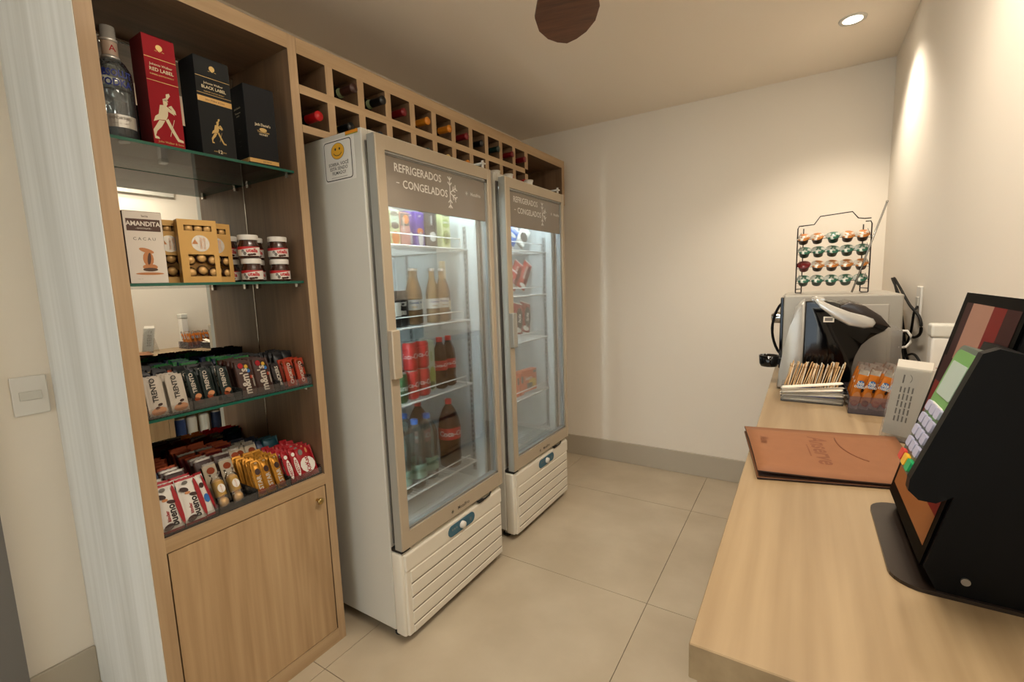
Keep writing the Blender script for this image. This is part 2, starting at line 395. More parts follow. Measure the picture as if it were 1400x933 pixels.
kb = M().lathe([(.006, 0), (.005, .012), (.011, .016), (.012, .023), (.008, .027), (.0001, .028)], 'brass', 16, Matrix.Rotation(R(90), 4, 'Y')).build('knob', dr, (-.001, 1.608, .594))
for z, nm in ((1.762, 'top'), (1.388, 'middle'), (1.016, 'lower')):
    mm = M(); x0, x1, y0, y1 = -.34, -.02, YI0+.002, YI1-.002
    mm.add([(x0, y0, z), (x1, y0, z), (x1, y1, z), (x0, y1, z), (x0, y0, z-.008), (x1, y0, z-.008), (x1, y1, z-.008), (x0, y1, z-.008)],
           [(0, 1, 2, 3), (7, 6, 5, 4), (1, 5, 6, 2), (0, 3, 7, 4), (0, 4, 5, 1), (3, 2, 6, 7)], ['shelf_glass', 'shelf_glass', 'glass_edge', 'glass_edge', 'glass_edge', 'glass_edge'])
    sh = P(mm, 'glass_shelf')
    for y in (YI0, YI1):
        for x in (-.05, -.30):
            yy = (y, y+.012) if y == YI0 else (y-.012, y)
            P(M().box(x-.007, x+.007, yy[0], yy[1], z-.02, z-.0082, 'chrome'), 'shelf_bracket', par=unit)

# ------------------------------------------------------------------ wine rack over the fridges
RX0, RX1 = -.405, 0
rack = thing('wine_rack', 'oak wine rack of square cells running above the fridges to the back wall', 'wine rack', (0, Y2+.001, 1.88))
CY, CW, CT = Y2+.001, .1093, .031
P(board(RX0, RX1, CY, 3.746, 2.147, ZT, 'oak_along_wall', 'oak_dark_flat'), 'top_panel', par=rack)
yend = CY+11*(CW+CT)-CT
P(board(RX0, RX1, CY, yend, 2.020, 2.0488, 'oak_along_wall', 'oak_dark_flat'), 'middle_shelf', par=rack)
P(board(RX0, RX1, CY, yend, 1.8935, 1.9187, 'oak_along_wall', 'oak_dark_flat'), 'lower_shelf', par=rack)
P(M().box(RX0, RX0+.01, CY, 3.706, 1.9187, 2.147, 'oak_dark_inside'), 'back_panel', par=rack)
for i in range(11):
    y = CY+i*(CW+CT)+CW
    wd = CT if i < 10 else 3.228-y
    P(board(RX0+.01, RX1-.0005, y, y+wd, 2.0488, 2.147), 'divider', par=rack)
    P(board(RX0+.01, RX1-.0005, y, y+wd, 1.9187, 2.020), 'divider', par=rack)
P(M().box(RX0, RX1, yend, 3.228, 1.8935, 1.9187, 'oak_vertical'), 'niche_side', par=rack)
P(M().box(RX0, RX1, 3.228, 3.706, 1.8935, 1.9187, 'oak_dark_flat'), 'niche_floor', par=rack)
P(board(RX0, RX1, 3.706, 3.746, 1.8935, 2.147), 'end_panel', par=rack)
# bottles lying in the cells, necks outward
for nm_, c_ in (('cap_brown', '3a2018'), ('cap_red', 'b01217'), ('cap_darkred', '6e1016'), ('cap_orange', 'c77a1c'), ('cap_black', '0e0f11'), ('cap_green', '0f2a26'), ('cap_cream', 'c9ad6a'), ('cap_navy', '1c2533')):
    mat(nm_, c_, .35)
mat('neck_label', '9aa57a', .6); mat('neck_gold', 'b79a4a', .5); mat('neck_grey', '6e7176', .5)
def wine_bottle(cap, extra, label, cell, row, out):
    y = CY+cell*(CW+CT)+CW/2; z = (2.0488 if row == 1 else 1.9187)+.0385
    T = Matrix.Rotation(R(90), 4, 'Y')
    t0 = thing('wine_bottle', label, 'wine bottle', (out-.30, y, z), group='wine bottles lying in the rack')
    M().lathe([(.0001, .008), (.02, .0), (.036, .004), (.037, .17), (.034, .19), (.0165, .222), (.0145, .24), (.0145, .25)], 'wine_glass', 20, T).build('bottle_body', t0)
    M().lathe([(.0152, .235), (.0152, .292), (.0165, .294), (.0165, .300), (.0001, .3005)], cap, 18, T, cap=False).build('foil_capsule', t0)
    if extra: M().lathe([(.0185, .212), (.0158, .234), (.0158, .238)], extra, 18, T, cap=False).build('neck_label', t0)
WB = [(1, 1, 'cap_brown', 'neck_label', .045, 'wine bottle with dark brown capsule and pale green neck label, upper row second cell'),
 (2, 1, 'cap_black', 'neck_label', .045, 'wine bottle with black capsule and pale green neck ring, upper row third cell'),
 (3, 1, 'cap_darkred', None, .02, 'wine bottle with dull red capsule left of the two orange-capped bottles in the upper row'),
 (4, 1, 'cap_orange', None, .025, 'wine bottle with orange capsule, left one of the orange pair in the upper row'),
 (5, 1, 'cap_orange', None, .035, 'wine bottle with orange capsule, right one of the orange pair in the upper row'),
 (6, 1, 'cap_darkred', None, .03, 'wine bottle with dark red capsule just right of the orange-capped pair'),
 (7, 1, 'cap_black', 'neck_grey', .02, 'wine bottle with black capsule and grey neck in the upper row, eighth cell from left'),
 (8, 1, 'cap_green', None, .03, 'wine bottle with dark green capsule in the upper row, ninth cell from left'),
 (9, 1, 'cap_darkred', 'neck_grey', .035, 'wine bottle with dark red capsule and grey neck, second cell from the open niche'),
 (10, 1, 'cap_darkred', 'neck_label', .035, 'wine bottle with dark red capsule in the upper row cell next to the open niche'),
 (0, 2, 'cap_red', None, .02, 'wine bottle with bright red capsule in the lower row cell nearest the shelf unit'),
 (1, 2, 'cap_black', 'neck_gold', .015, 'wine bottle with black and gold capsule in the lower row behind the fridge corner'),
 (2, 2, 'cap_navy', None, .02, 'wine bottle with navy capsule barely showing over the first fridge, lower row third cell'),
 (4, 2, 'cap_green', None, .02, 'wine bottle with green capsule in the lower row, left of the cream-capped one'),
 (5, 2, 'cap_cream', None, .02, 'wine bottle with cream gold capsule in the lower row'),
 (6, 2, 'cap_orange', None, .03, 'wine bottle with orange capsule in the lower row above the first fridge'),
 (9, 2, 'cap_red', None, .025, 'wine bottle with red capsule in the lower row, left one above the second fridge'),
 (10, 2, 'cap_red', 'neck_gold', .03, 'wine bottle with red capsule and gold neck in the lower row next to the niche')]
for c_, r_, cap, ex, out, lb in WB: wine_bottle(cap, ex, lb, c_, r_, out)

# ------------------------------------------------------------------ fridges
def fridge(y0, y1, xf, label, sticker):
    """body box open at the front, framed glass door, ribbed lower grille"""
    w = y1-y0; H = 1.891; xb = xf-.065; xk = -.37
    t0 = thing('display_fridge', label, 'refrigerator', (0, y0, 0), group='white glass-door display fridges')
    def B(mm, name, label=None, par=None): return P(mm, name, label, par or t0)
    zi0, zi1 = .40, 1.85; wl = .042
    mm = M()
    mm.rbox(xk, xb, y0, y0+.03, .05, H, 'white_enamel', .004); mm.rbox(xk, xb, y1-.03, y1, .05, H, 'white_enamel', .004)
    mm.rbox(xk+.001, xb-.0005, y0+.0302, y1-.0302, zi1+.005, H-.0005, 'white_enamel', .002); mm.rbox(xk+.0012, xk+.03, y0+.0302, y1-.0302, .053, zi1+.004, 'white_enamel', .002)
    mm.rbox(xk+.0302, xb-.0005, y0+.0302, y1-.0302, .0525, zi0-.01, 'white_enamel', .002)
    B(mm, 'cabinet_body')
    mm = M()
    mm.box(xk+.031, xb-.002, y0+.031, y0+wl, zi0, zi1, 'fridge_liner').box(xk+.031, xb-.002, y1-wl, y1-.031, zi0, zi1, 'fridge_liner')
    mm.box(xk+.031, xk+.05, y0+wl, y1-wl, zi0, zi1, 'fridge_liner').box(xk+.031, xb-.002, y0+.031, y1-.031, zi1-.012, zi1+.004, 'fridge_liner')
    mm.box(xk+.031, xb-.002, y0+.031, y1-.031, zi0-.009, zi0+.012, 'fridge_liner')
    B(mm, 'inner_liner')
    # slotted ladder rails that carry the shelves
    for yy in (y0+wl, y1-wl):
        sgn = 1 if yy < (y0+y1)/2 else -1
        for x in (.135, -.24):
            mm = M(); a, b = sorted((yy, yy+sgn*.004)); mm.box(x-.009, x+.009, a, b, .45, 1.62, 'alu_inner')
            for k in range(46):
                c, d = sorted((yy+sgn*.004, yy+sgn*.0046)); z = .465+k*.025; mm.box(x-.003, x+.003, c, d, z, z+.013, 'ladder_slot')
            B(mm, 'shelf_rail')
    # wire shelves
    for z in ((1.515, 1.19, .885, .50) if sticker else (1.53, 1.281, 1.023, .70, .44)):
        mm = M(); a, b = y0+wl+.006, y1-wl-.006; xs0, xs1 = xk+.055, .150
        mm.tube([(xs1, a, z), (xs1, b, z)], .004, 'wire_white').tube([(xs0, a, z), (xs0, b, z)], .004, 'wire_white')
        mm.tube([(xs0, a, z), (xs1, a, z)], .004, 'wire_white').tube([(xs0, b, z), (xs1, b, z)], .004, 'wire_white')
        n = 30
        for k in range(1, n): y = a+(b-a)*k/n; mm.box(xs0, xs1, y-.0012, y+.0012, z-.001, z+.0014, 'wire_white')
        zz = z+.045
        mm.tube([(xs1, a+.01, z), (xs1, a+.01, zz), (xs1, b-.05, zz), (xs1, b-.05, z)], .0026, 'wire_white')
        B(mm, 'wire_shelf')
    # led light along the header inside, lights the upper compartment
    lt = B(M().box(xb-.03, xb-.012, y0+.08, y1-.08, zi1-.024, zi1-.012, 'led_strip'), 'led_light', 'bright white light strip')
    # gasket + door
    B(M().box(xb, xb+.006, y0+.012, y0+.03, .40, 1.85, 'gasket').box(xb, xb+.006, y1-.03, y1-.012, .40, 1.85, 'gasket').box(xb, xb+.006, y0+.03, y1-.03, 1.835, 1.85, 'gasket').box(xb, xb+.006, y0+.03, y1-.03, .40, .415, 'gasket'), 'door_gasket')
    zb, zt, zg0, zg1 = .388, 1.862, .452, 1.815; fy = .041; fy2 = .028
    xd = xf-.038
    mm = M()
    for a in ((y0, y0+fy, zb, zt), (y1-fy2, y1, zb, zt)): mm.rbox(xd, xf, *a, 'alu_door', .002, 1)
    mm.box(xd+.001, xf-.0015, y0+fy-.001, y1-fy2+.001, zg1, zt-.001, 'alu_door').box(xd+.001, xf-.0015, y0+fy-.001, y1-fy2+.001, zb+.001, zg0, 'alu_door')
    mm.box(xd-.0006, xd+.033, y0-.0008, y0, zb, zt, 'alu_side')
    # inner bead
    for a in ((y0+fy, y0+fy+.006, zg0, zg1), (y1-fy2-.012, y1-fy2, zg0, zg1), (y0+fy, y1-fy2, zg1-.012, zg1), (y0+fy, y1-fy2, zg0, zg0+.012)):
        mm.box(xd+.002, xf-.008, *a, 'alu_inner')
    mm.box(xf-.008, xf-.006, y0+fy, y1-fy2, zg1-.010, zg1-.007, 'gasket').box(xf-.008, xf-.006, y0+fy, y1-fy2, zg0+.006, zg0+.008, 'gasket')
    mm.text('Metalfrio', .022, (xf-.0012, (y0+y1)/2+.03, zb+.025), (0, 1, 0), (0, 0, 1), 'print_dark')
    for k in range(3): a = k*math.pi/3; mm.add([(xf-.001, (y0+y1)/2-.045+math.cos(a)*.009*s_+math.sin(a)*.0012*q_, zb+.025+math.sin(a)*.009*s_-math.cos(a)*.0012*q_) for s_, q_ in ((1, 1), (1, -1), (-1, -1), (-1, 1))], [(0, 1, 2, 3)], 'print_dark')
    door = B(mm, 'door')
    off = Vector((0, y0, 0))
    g = M(); g.box(xf-.016, xf-.012, y0+fy, y1-fy2, zg0, 1.633, 'door_glass'); go = g.build('glass_pane', door)
    g = M(); g.box(xf-.0165, xf-.012, y0+fy, y1-fy2, 1.633, zg1, 'printed_band')
    xt = xf-.0112
    g.text('REFRIGERADOS', .040, (xt, y0+.212, 1.768), (0, 1, 0), (0, 0, 1), 'white_plastic', .012, .90)
    g.text('CONGELADOS', .040, (xt, y0+.249, 1.716), (0, 1, 0), (0, 0, 1), 'white_plastic', .012, .92)
    g.box(xt-.0002, xt, y0+.095, y0+.11, 1.717, 1.720, 'white_plastic')
    c = Vector((xt, y0+.388, 1.725))
    def bar(p, q, r=.0022):
        d = (Vector(q)-Vector(p)).normalized(); nn = Vector((0, -d.z, d.y))*r
        g.poly([tuple(Vector(p)+nn), tuple(Vector(p)-nn), tuple(Vector(q)-nn), tuple(Vector(q)+nn)], 'white_plastic')
    for ang in (90, 30, -30, -90):
        a = R(ang); d = Vector((0, math.cos(a), math.sin(a))); Lf = .062 if abs(ang) == 90 else .045
        bar(c, c+d*Lf)
        for fr in (.45, .78):
            for s_ in (-1, 1):
                a2 = a+s_*R(45); bar(c+d*Lf*fr, c+d*Lf*fr+Vector((0, math.cos(a2), math.sin(a2)))*.017)
    g.text('Metalfrio', .020, (xt, y0+.560, 1.737), (0, 1, 0), (0, 0, 1), 'white_plastic')
    for k in range(3):
        a = k*math.pi/3; bar(Vector((xt, y0+.497-math.cos(a)*.009, 1.737-math.sin(a)*.009)), Vector((xt, y0+.497+math.cos(a)*.009, 1.737+math.sin(a)*.009)), .001)
    g.build('printed_header', door, label='smoky translucent header band with white lettering and snowflake')
    h = M().rbox(xf-.003, xf+.022, y0-.002, y0+.036, 1.035, 1.207, 'alu_side' if not sticker else 'alu_door', .004); h.build('handle', door)
    # lower grille
    g = M(); xg = xf-.002
    g.rbox(xb-.002, xg-.012, y0, y1, .035, .372, 'grille_white', .010, 3)
    g.rbox(xb+.02, xg-.004, y0+.012, y1-.012, .035, .355, 'grille_white', .008, 3)
    for k in range(5):
        z1_ = .292-k*.056+.0; z0_ = z1_-.049
        if k == 4: z0_ = .04
        g.rbox(xb+.03, xg, y0+.036, y1-.02, max(z0_, .036), z1_, 'grille_white', .0035, 2)
    for k in range(4): g.box(xb+.03, xg-.0037, y0+.038, y1-.022, .292-k*.056-.0565, .292-k*.056-.0485, 'groove')
    g.rbox(xb+.03, xg, y0+.012, y1-.012, .297, .366, 'grille_white', .006, 3)
    gr = B(g, 'lower_grille')
    # control plate with knob
    ya, yb_ = y0+.255, y0+.435; zc = .332
    pl = [(ya+.024*(1-math.cos(a)), zc+.024*math.sin(a)) for a in [R(-90+180*i/8) for i in range(9)][::-1]]
    pts = [(ya+.024-.024*math.cos(R(-90+180*i/8)), zc+.024*math.sin(R(-90+180*i/8))) for i in range(9)]+[(yb_-.024+.024*math.cos(R(90-180*i/8)), zc+.024*math.sin(R(90-180*i/8))) for i in range(9)]
    cp_ = B(M().prism(pts, xg, xg+.0025, 'panel_blue', 'yz').text('* * *', .02, (xg+.0028, y0+.295, zc), (0, 1, 0), (0, 0, 1), 'silver_light').text('|||', .016, (xg+.0028, y0+.405, zc), (0, 1, 0), (0, 0, 1), 'silver_light'), 'control_plate', 'rounded blue control plate')
    M().lathe([(.016, 0), (.015, .012), (.0001, .013)], 'white_plastic', 18, Matrix.Translation((xg+.0025, y0+.345, zc)) @ Matrix.Rotation(R(90), 4, 'Y')).build('dial', cp_)
    # lower hinge, wires sticking out between door and grille
    B(M().box(xb, xf-.012, y0+.004, y0+.05, .374, .387, 'dark_rubber').cyl((xf-.02, y0+.012, .372), (xf-.02, y0+.012, .389), .006, 'steel'), 'lower_hinge')
    B(M().tube([(xf-.01, y1-.20, .376), (xf+.004, y1-.17, .379), (xf+.004, y1-.15, .377), (xf+.003, y1-.12, .379), (xf-.01, y1-.09, .38)], .0035, 'black').rbox(xf-.006, xf+.006, y1-.20, y1-.165, .372, .382, 'black', .002), 'sensor_wire')
    # top hinge peg
    B(M().cyl((xf-.03, y1-.02, zt), (xf-.03, y1-.02, H+.012), .006, 'white_plastic').box(xb-.03, xf-.02, y1-.032, y1-.008, H-.004, H+.002, 'white_plastic'), 'upper_hinge')
    # feet
    for yy in (y0+.05, y1-.05):
        for x in (xb-.03, xk+.06):
            B(M().cyl((x, yy, 0), (x, yy, .052), .014, 'steel').cyl((x, yy, 0), (x, yy, .012), .022, 'dark_rubber'), 'foot')
    if sticker:
        g = M(); ys_ = y0-.0009
        g.box(0.0, .163, y0-.0006, y0, 1.731, 1.874, 'white_plastic')
        def rr(xa, xb_, za, zb_, r, y):
            pts = []
            for cx, cz, a0 in ((xb_-r, zb_-r, 0), (xa+r, zb_-r, 90), (xa+r, za+r, 180), (xb_-r, za+r, 270)):
                for i in range(5): a = R(a0+i*22.5); pts.append((cx+r*math.cos(a), y, cz+r*math.sin(a)))
            return pts
        g.poly(rr(.004, .150, 1.736, 1.869, .012, ys_), 'print_dark'); g.poly(rr(.007, .147, 1.739, 1.866, .010, ys_-.0002), 'white_plastic')
        g.ell((.078, ys_-.0005, 1.833), .035, .0275, (1, 0, 0), (0, 0, 1), 'print_dark', 24); g.ell((.078, ys_-.0007, 1.833), .0335, .0262, (1, 0, 0), (0, 0, 1), 'smile_yellow', 24)
        for dx in (-.011, .011): g.ell((.078+dx, ys_-.0009, 1.840), .0042, .0045, (1, 0, 0), (0, 0, 1), 'print_dark', 10)
        g.tube([(.078+.022*math.cos(R(a)), ys_-.0009, 1.832+.014*math.sin(R(a))) for a in range(200, 341, 14)], .0012, 'print_dark', 4)
        for s_, z_ in (('SORRIA, VOC\u00ca', 1.790), ('EST\u00c1 SENDO', 1.775), ('FILMADO!', 1.760)): g.text(s_, .0155, (.078, ys_-.0006, z_), (1, 0, 0), (0, 0, 1), 'print_dark', .01, 1.05)
        g.box(.035, .12, ys_-.0004, ys_, 1.745, 1.7462, 'print_grey')
        B(g, 'sticker', 'white sticker with yellow smiling face and Portuguese notice')
        g = M(); g.box(.122, .186, y0-.0006, y0, 1.876, 1.889, 'orange_tag').box(.122, .186, y0-.0008, y0-.0006, 1.876, 1.879, 'panel_green' if 'panel_green' in MATS else mat('panel_green', '7f8a2e'))
        B(g, 'tag', 'small orange tag')
    return t0
F1 = fridge(1.755, 2.424, .266, 'larger-looking near white glass-door fridge full of drinks, smiley sticker on its side', True)
F2 = fridge(2.562, 3.202, .252, 'far white glass-door fridge with frozen food next to the back wall', False)
for y0_, y1_, e in ((1.755, 2.424, 3.4), (2.562, 3.202, 2.5)):
    lamp('AREA', 'fridge_fill_light', (.175, y0_+.046, 1.12), e*1.0, (.88, .97, 1), (R(-90), 0, R(-25)), shape='RECTANGLE', size=.015, size_y=1.2)  # added fill, hidden behind the door frame, to brighten the lower compartments
    lamp('AREA', 'fridge_lamp', (.17, (y0_+y1_)/2, 1.822), e, (.85, .97, 1), (0, R(22), 0), shape='RECTANGLE', size=.03, size_y=.5)
# little white tubs on the top of the far fridge
for i, (x, y, lb) in enumerate(((.10, 2.71, 'leftmost of three small white tubs on top of the far fridge'), (.11, 2.82, 'middle one of three small white tubs on top of the far fridge'), (.12, 3.02, 'rightmost of three small white tubs on top of the far fridge'))):
    t0 = thing('white_tub', lb, 'tub', (x, y, 1.892), group='small white tubs on the far fridge')
    M().lathe([(.0001, 0), (.022, 0), (.025, .035)], 'white_plastic', 18, cap=False).build('cup', t0)
    M().lathe([(.027, .033), (.027, .041), (.0001, .042)], 'white_enamel', 18, cap=False).build('lid', t0)

# ------------------------------------------------------------------ spirits on the top glass shelf (z 1.762)
ZS = 1.7625
def carton(w, d, h, front, side, r=.0012, seg=1):
    return M().rbox(-d, 0, -w/2, w/2, 0, h, side, r, seg).box(-.0004, .0003, -w/2+.0008, w/2-.0008, .0008, h-.0008, front)
XF = .0006
def fp(mm, t, s, y, z, m_='gold', sx=1, rot=False, x=XF, bold=.01):
    if rot: mm.text(t, s, (x, y, z), (0, 0, -1 if rot == 2 else 1), (0, 1 if rot == 2 else -1, 0), m_, bold, sx)
    else: mm.text(t, s, (x, y, z), (0, 1, 0), (0, 0, 1), m_, bold, sx)
def walker(mm, y, z, s, m_, x=XF):
    """striding gentleman emblem with top hat, tailcoat and cane"""
    s *= .92; kx = .56
    polys = [[(-.02, .80), (.10, .84), (.11, .92), (.22, .95), (.25, .90), (.13, .80), (.17, .76), (-.03, .78)],      # hat
      [(-.02, .78), (.10, .80), (.14, .72), (.08, .66), (-.02, .68)],      # head
      [(-.14, .66), (.04, .68), (.30, .58), (.34, .50), (.12, .56), (.10, .46), (.02, .36), (-.22, .34), (-.42, .28), (-.34, .40), (-.22, .46)],   # coat
      [(.14, .66), (.26, .70), (.38, .60), (.40, .52), (.30, .54), (.24, .62)],    # arm
      [(-.22, .33), (-.02, .34), (-.16, .20), (-.34, .08), (-.40, -.02), (-.30, -.04), (-.28, -.08), (-.44, -.08), (-.46, .10)],    # rear leg
      [(.00, .35), (.10, .40), (.30, .14), (.42, .00), (.56, -.02), (.56, -.07), (.36, -.06), (.20, .10)],         # front leg
      [(.30, .40), (.32, .40), (.12, .02), (.10, .02)]]
    for p in polys: mm.poly([(x, y+a*s*kx, z+b*s) for a, b in p], m_)
def spirit_box(label, loc, rz, w, d, h, front, side, kind):
    t0 = thing('whisky_box', label, 'box', loc, (0, 0, R(rz)))
    mm = carton(w, d, h, front, side)
    if kind in ('red', 'black'):
        mm.ell((XF, 0, h*.905), .008, .008, (0, 1, 0), (0, 0, 1), 'gold', 12); fp(mm, '~ ~ ~', .010, 0, h*.875)
        g_ = 'gold' if kind == 'red' else 'gold'
        for z in (.80, .595) if kind == 'red' else (.80, .63): mm.box(0, XF, -w/2+.001, w/2-.001, h*z, h*z+.0012, g_)
        fp(mm, 'Johnnie Walker', .0085, 0, h*.745, 'cream'); fp(mm, ('RED' if kind == 'red' else 'BLACK')+' LABEL', .0125 if kind == 'red' else .0118, 0, h*.70, 'cream', .95, bold=.02)
        fp(mm, 'BLENDED SCOTCH WHISKY', .0045, 0, h*.655, 'gold')
        if kind == 'red': walker(mm, -.004, h*.10, .135, 'cream'); fp(mm, 'John Walker & Sons', .0075, .004, h*.045, 'gold')
        else:
            mm.box(0, XF, -w/2+.001, w/2-.001, h*.545, h*.60, 'gold_card'); fp(mm, 'John Walker & Sons', .0065, 0, h*.572, 'print_dark', x=XF+.0003)
            walker(mm, -.002, h*.15, .078, 'gold'); fp(mm, '12', .014, 0, h*.045, 'cream', bold=.02); fp(mm, 'AGED      YEARS', .005, 0, h*.045, 'gold')
    else:
        fp(mm, "Jack Daniel's", .0115, .004, h*.52, 'cream', .85, bold=.02); mm.ell((XF, .004, h*.46), .012, .006, (0, 1, 0), (0, 0, 1), 'gold', 12)
        fp(mm, 'Tennessee', .009, .004, h*.43, 'gold', bold=.015); fp(mm, 'HONEY', .008, .004, h*.395, 'cream', bold=.015)
        mm.box(0, XF, -w/2+.001, w/2-.001, .004, .016, 'gold_card'); fp(mm, 'Jack Daniel', .006, .008, .010, 'print_dark', x=XF+.0003)
        sx_ = -w/2-.0005
        for t_, z_, s_ in (("Jack Daniel's", .72, .008), ('Tennessee', .66, .008), ('HONEY', .62, .006)): mm.text(t_, s_, (-d/2, sx_, h*z_), (1, 0, 0), (0, 0, 1), 'cream')
        for z_ in (.45, .42, .40, .30, .24): mm.text('- - -- -', .006, (-d/2, sx_, h*z_), (1, 0, 0), (0, 0, 1), 'print_grey')
        mm.box(-d+.001, -.001, sx_, -w/2, .004, .016, 'gold_card')
    mm.build('printed_carton', t0)
    M().box(-d+.001, -.001, -w/2+.001, w/2-.001, h, h+.0012, side).box(-.004, -.001, -w/2+.004, w/2-.004, h-.001, h+.0016, side).build('lid_flap', t0)
mat('honey_black', '0e0f12', .6, spec=.25); mat('black_card', '17191a', .6, spec=.25)
spirit_box('tall red whisky carton with cream striding figure on the top glass shelf', (-.041, 1.286, ZS), 0, .077, .075, .288, 'box_red', 'box_red_dark', 'red')
spirit_box('tall black whisky carton with gold band and 12 on the top glass shelf', (-.025, 1.411, ZS), 1, .098, .085, .272, 'black_card', 'box_black', 'black')
spirit_box('shorter plain black whisky carton at the right end of the top glass shelf', (-.022, 1.546, ZS), -3, .096, .092, .238, 'honey_black', 'box_black', 'jack')
# vodka bottle
vx, vy = -.085, 1.190
t0 = thing('vodka_bottle', 'clear glass vodka bottle with blue lettering on the top glass shelf', 'bottle', (vx, vy, ZS))
M().lathe([(.0001, .004), (.036, .0), (.040, .004), (.041, .16), (.039, .178), (.030, .198), (.019, .210), (.0165, .215), (.0165, .245)], 'bottle_clear', 32).build('bottle_body', t0)
M().lathe([(.0001, .012), (.034, .010), (.036, .014), (.037, .155), (.032, .176), (.014, .20), (.0001, .2)], 'bottle_clear', 24, cap=False).build('inner_glass', t0)
M().lathe([(.0185, .205), (.0205, .208), (.0205, .213), (.0185, .215)], 'silver_light', 24, cap=False).build('neck_collar', t0)
mat('neck_band', 'a5907e', .5); mat('absolut_blue', '1b2a78', .4)
M().lathe([(.0172, .216), (.0172, .250)], 'neck_band', 24, cap=False).text('A', .022, (.0176, 0, .232), (0, 1, 0), (0, 0, 1), 'box_red').build('neck_label', t0)
M().lathe([(.0175, .250), (.0195, .252), (.0195, .257), (.0165, .259), (.0165, .288), (.0001, .289)], 'silver_light', 24, cap=False).build('cap', t0)
mm = M(); a_ = R(-14)
def onb(t_, s_, z_, r_, m_, sx=1): mm.text(t_, s_, (r_*math.cos(a_), r_*math.sin(a_), z_), (0, 1, 0), (0, 0, 1), m_, .03, sx, curve=(0, 0, r_))
onb('ABSOLUT', .024, .163, .0418, 'absolut_blue', .75); onb('VODKA', .024, .140, .0418, 'absolut_blue', .85); onb('Country of Sweden', .009, .124, .0417, 'print_dark')
mm.build('printed_lettering', t0, label='dark blue lettering')
mm = M(); pr_ = []
vs_ = []; fs_ = []
for i in range(17):
    a = R(-120+i*10); 
    for z in (.030, .062): vs_.append((.0416*math.cos(a), .0416*math.sin(a), z))
for i in range(16): fs_.append((2*i, 2*i+2, 2*i+3, 2*i+1))
mm.add(vs_, fs_, 'silver_light'); onb('IMPORTED', .010, .052, .042, 'print_grey'); onb('- --- -- --- -', .008, .040, .042, 'print_grey'); mm.build('label_band', t0)

# ------------------------------------------------------------------ middle glass shelf (z 1.388)
ZM = 1.3885
mat('amandita_white', 'd8cfc4', .5); mat('amandita_brown', '4a2c1f', .5); mat('wafer', 'b97a4a', .6); mat('cocoa_side', '4e382b', .5)
t0 = thing('wafer_box', 'white cocoa wafer box with brown title panel on the middle glass shelf', 'box', (-.045, 1.199, ZM), (0, 0, R(-6)))
w, h = .086, .192
mm = carton(w, .045, h, 'amandita_white', 'cocoa_side')
mm.box(0, XF, -.037, .038, .140, .172, 'amandita_brown'); fp(mm, 'AMANDITA', .0165, 0, .159, 'amandita_white', .88, x=XF+.0003, bold=.03); fp(mm, '- CHOCOLATE -', .005, 0, .147, 'amandita_white', x=XF+.0003)
fp(mm, 'C A C A U', .011, -.001, .119, 'print_grey'); fp(mm, 'lacta', .008, .005, .180, 'amandita_brown')
mm.ell((XF, .000, .088), .017, .006, (0, 1, 0), (0, 0, 1), 'wafer', 14, R(-18)); mm.ell((XF+.0001, .002, .066), .012, .020, (0, 1, 0), (0, 0, 1), 'wafer', 14); mm.ell((XF+.0002, .004, .066), .004, .017, (0, 1, 0), (0, 0, 1), 'amandita_brown', 14, R(-8))
mm.ell((XF+.0002, .004, .044), .017, .008, (0, 1, 0), (0, 0, 1), 'wafer', 14); mm.ell((XF+.0003, .004, .037), .017, .005, (0, 1, 0), (0, 0, 1), 'cocoa_side', 14); mm.ell((XF+.0002, .002, .026), .032, .0035, (0, 1, 0), (0, 0, 1), 'wafer', 14)
fp(mm, '- ---- --', .005, -.022, .012, 'print_grey')
mm.build('printed_carton', t0); M().box(-.044, -.001, -w/2+.001, w/2-.001, h, h+.001, 'amandita_white').build('lid_flap', t0)
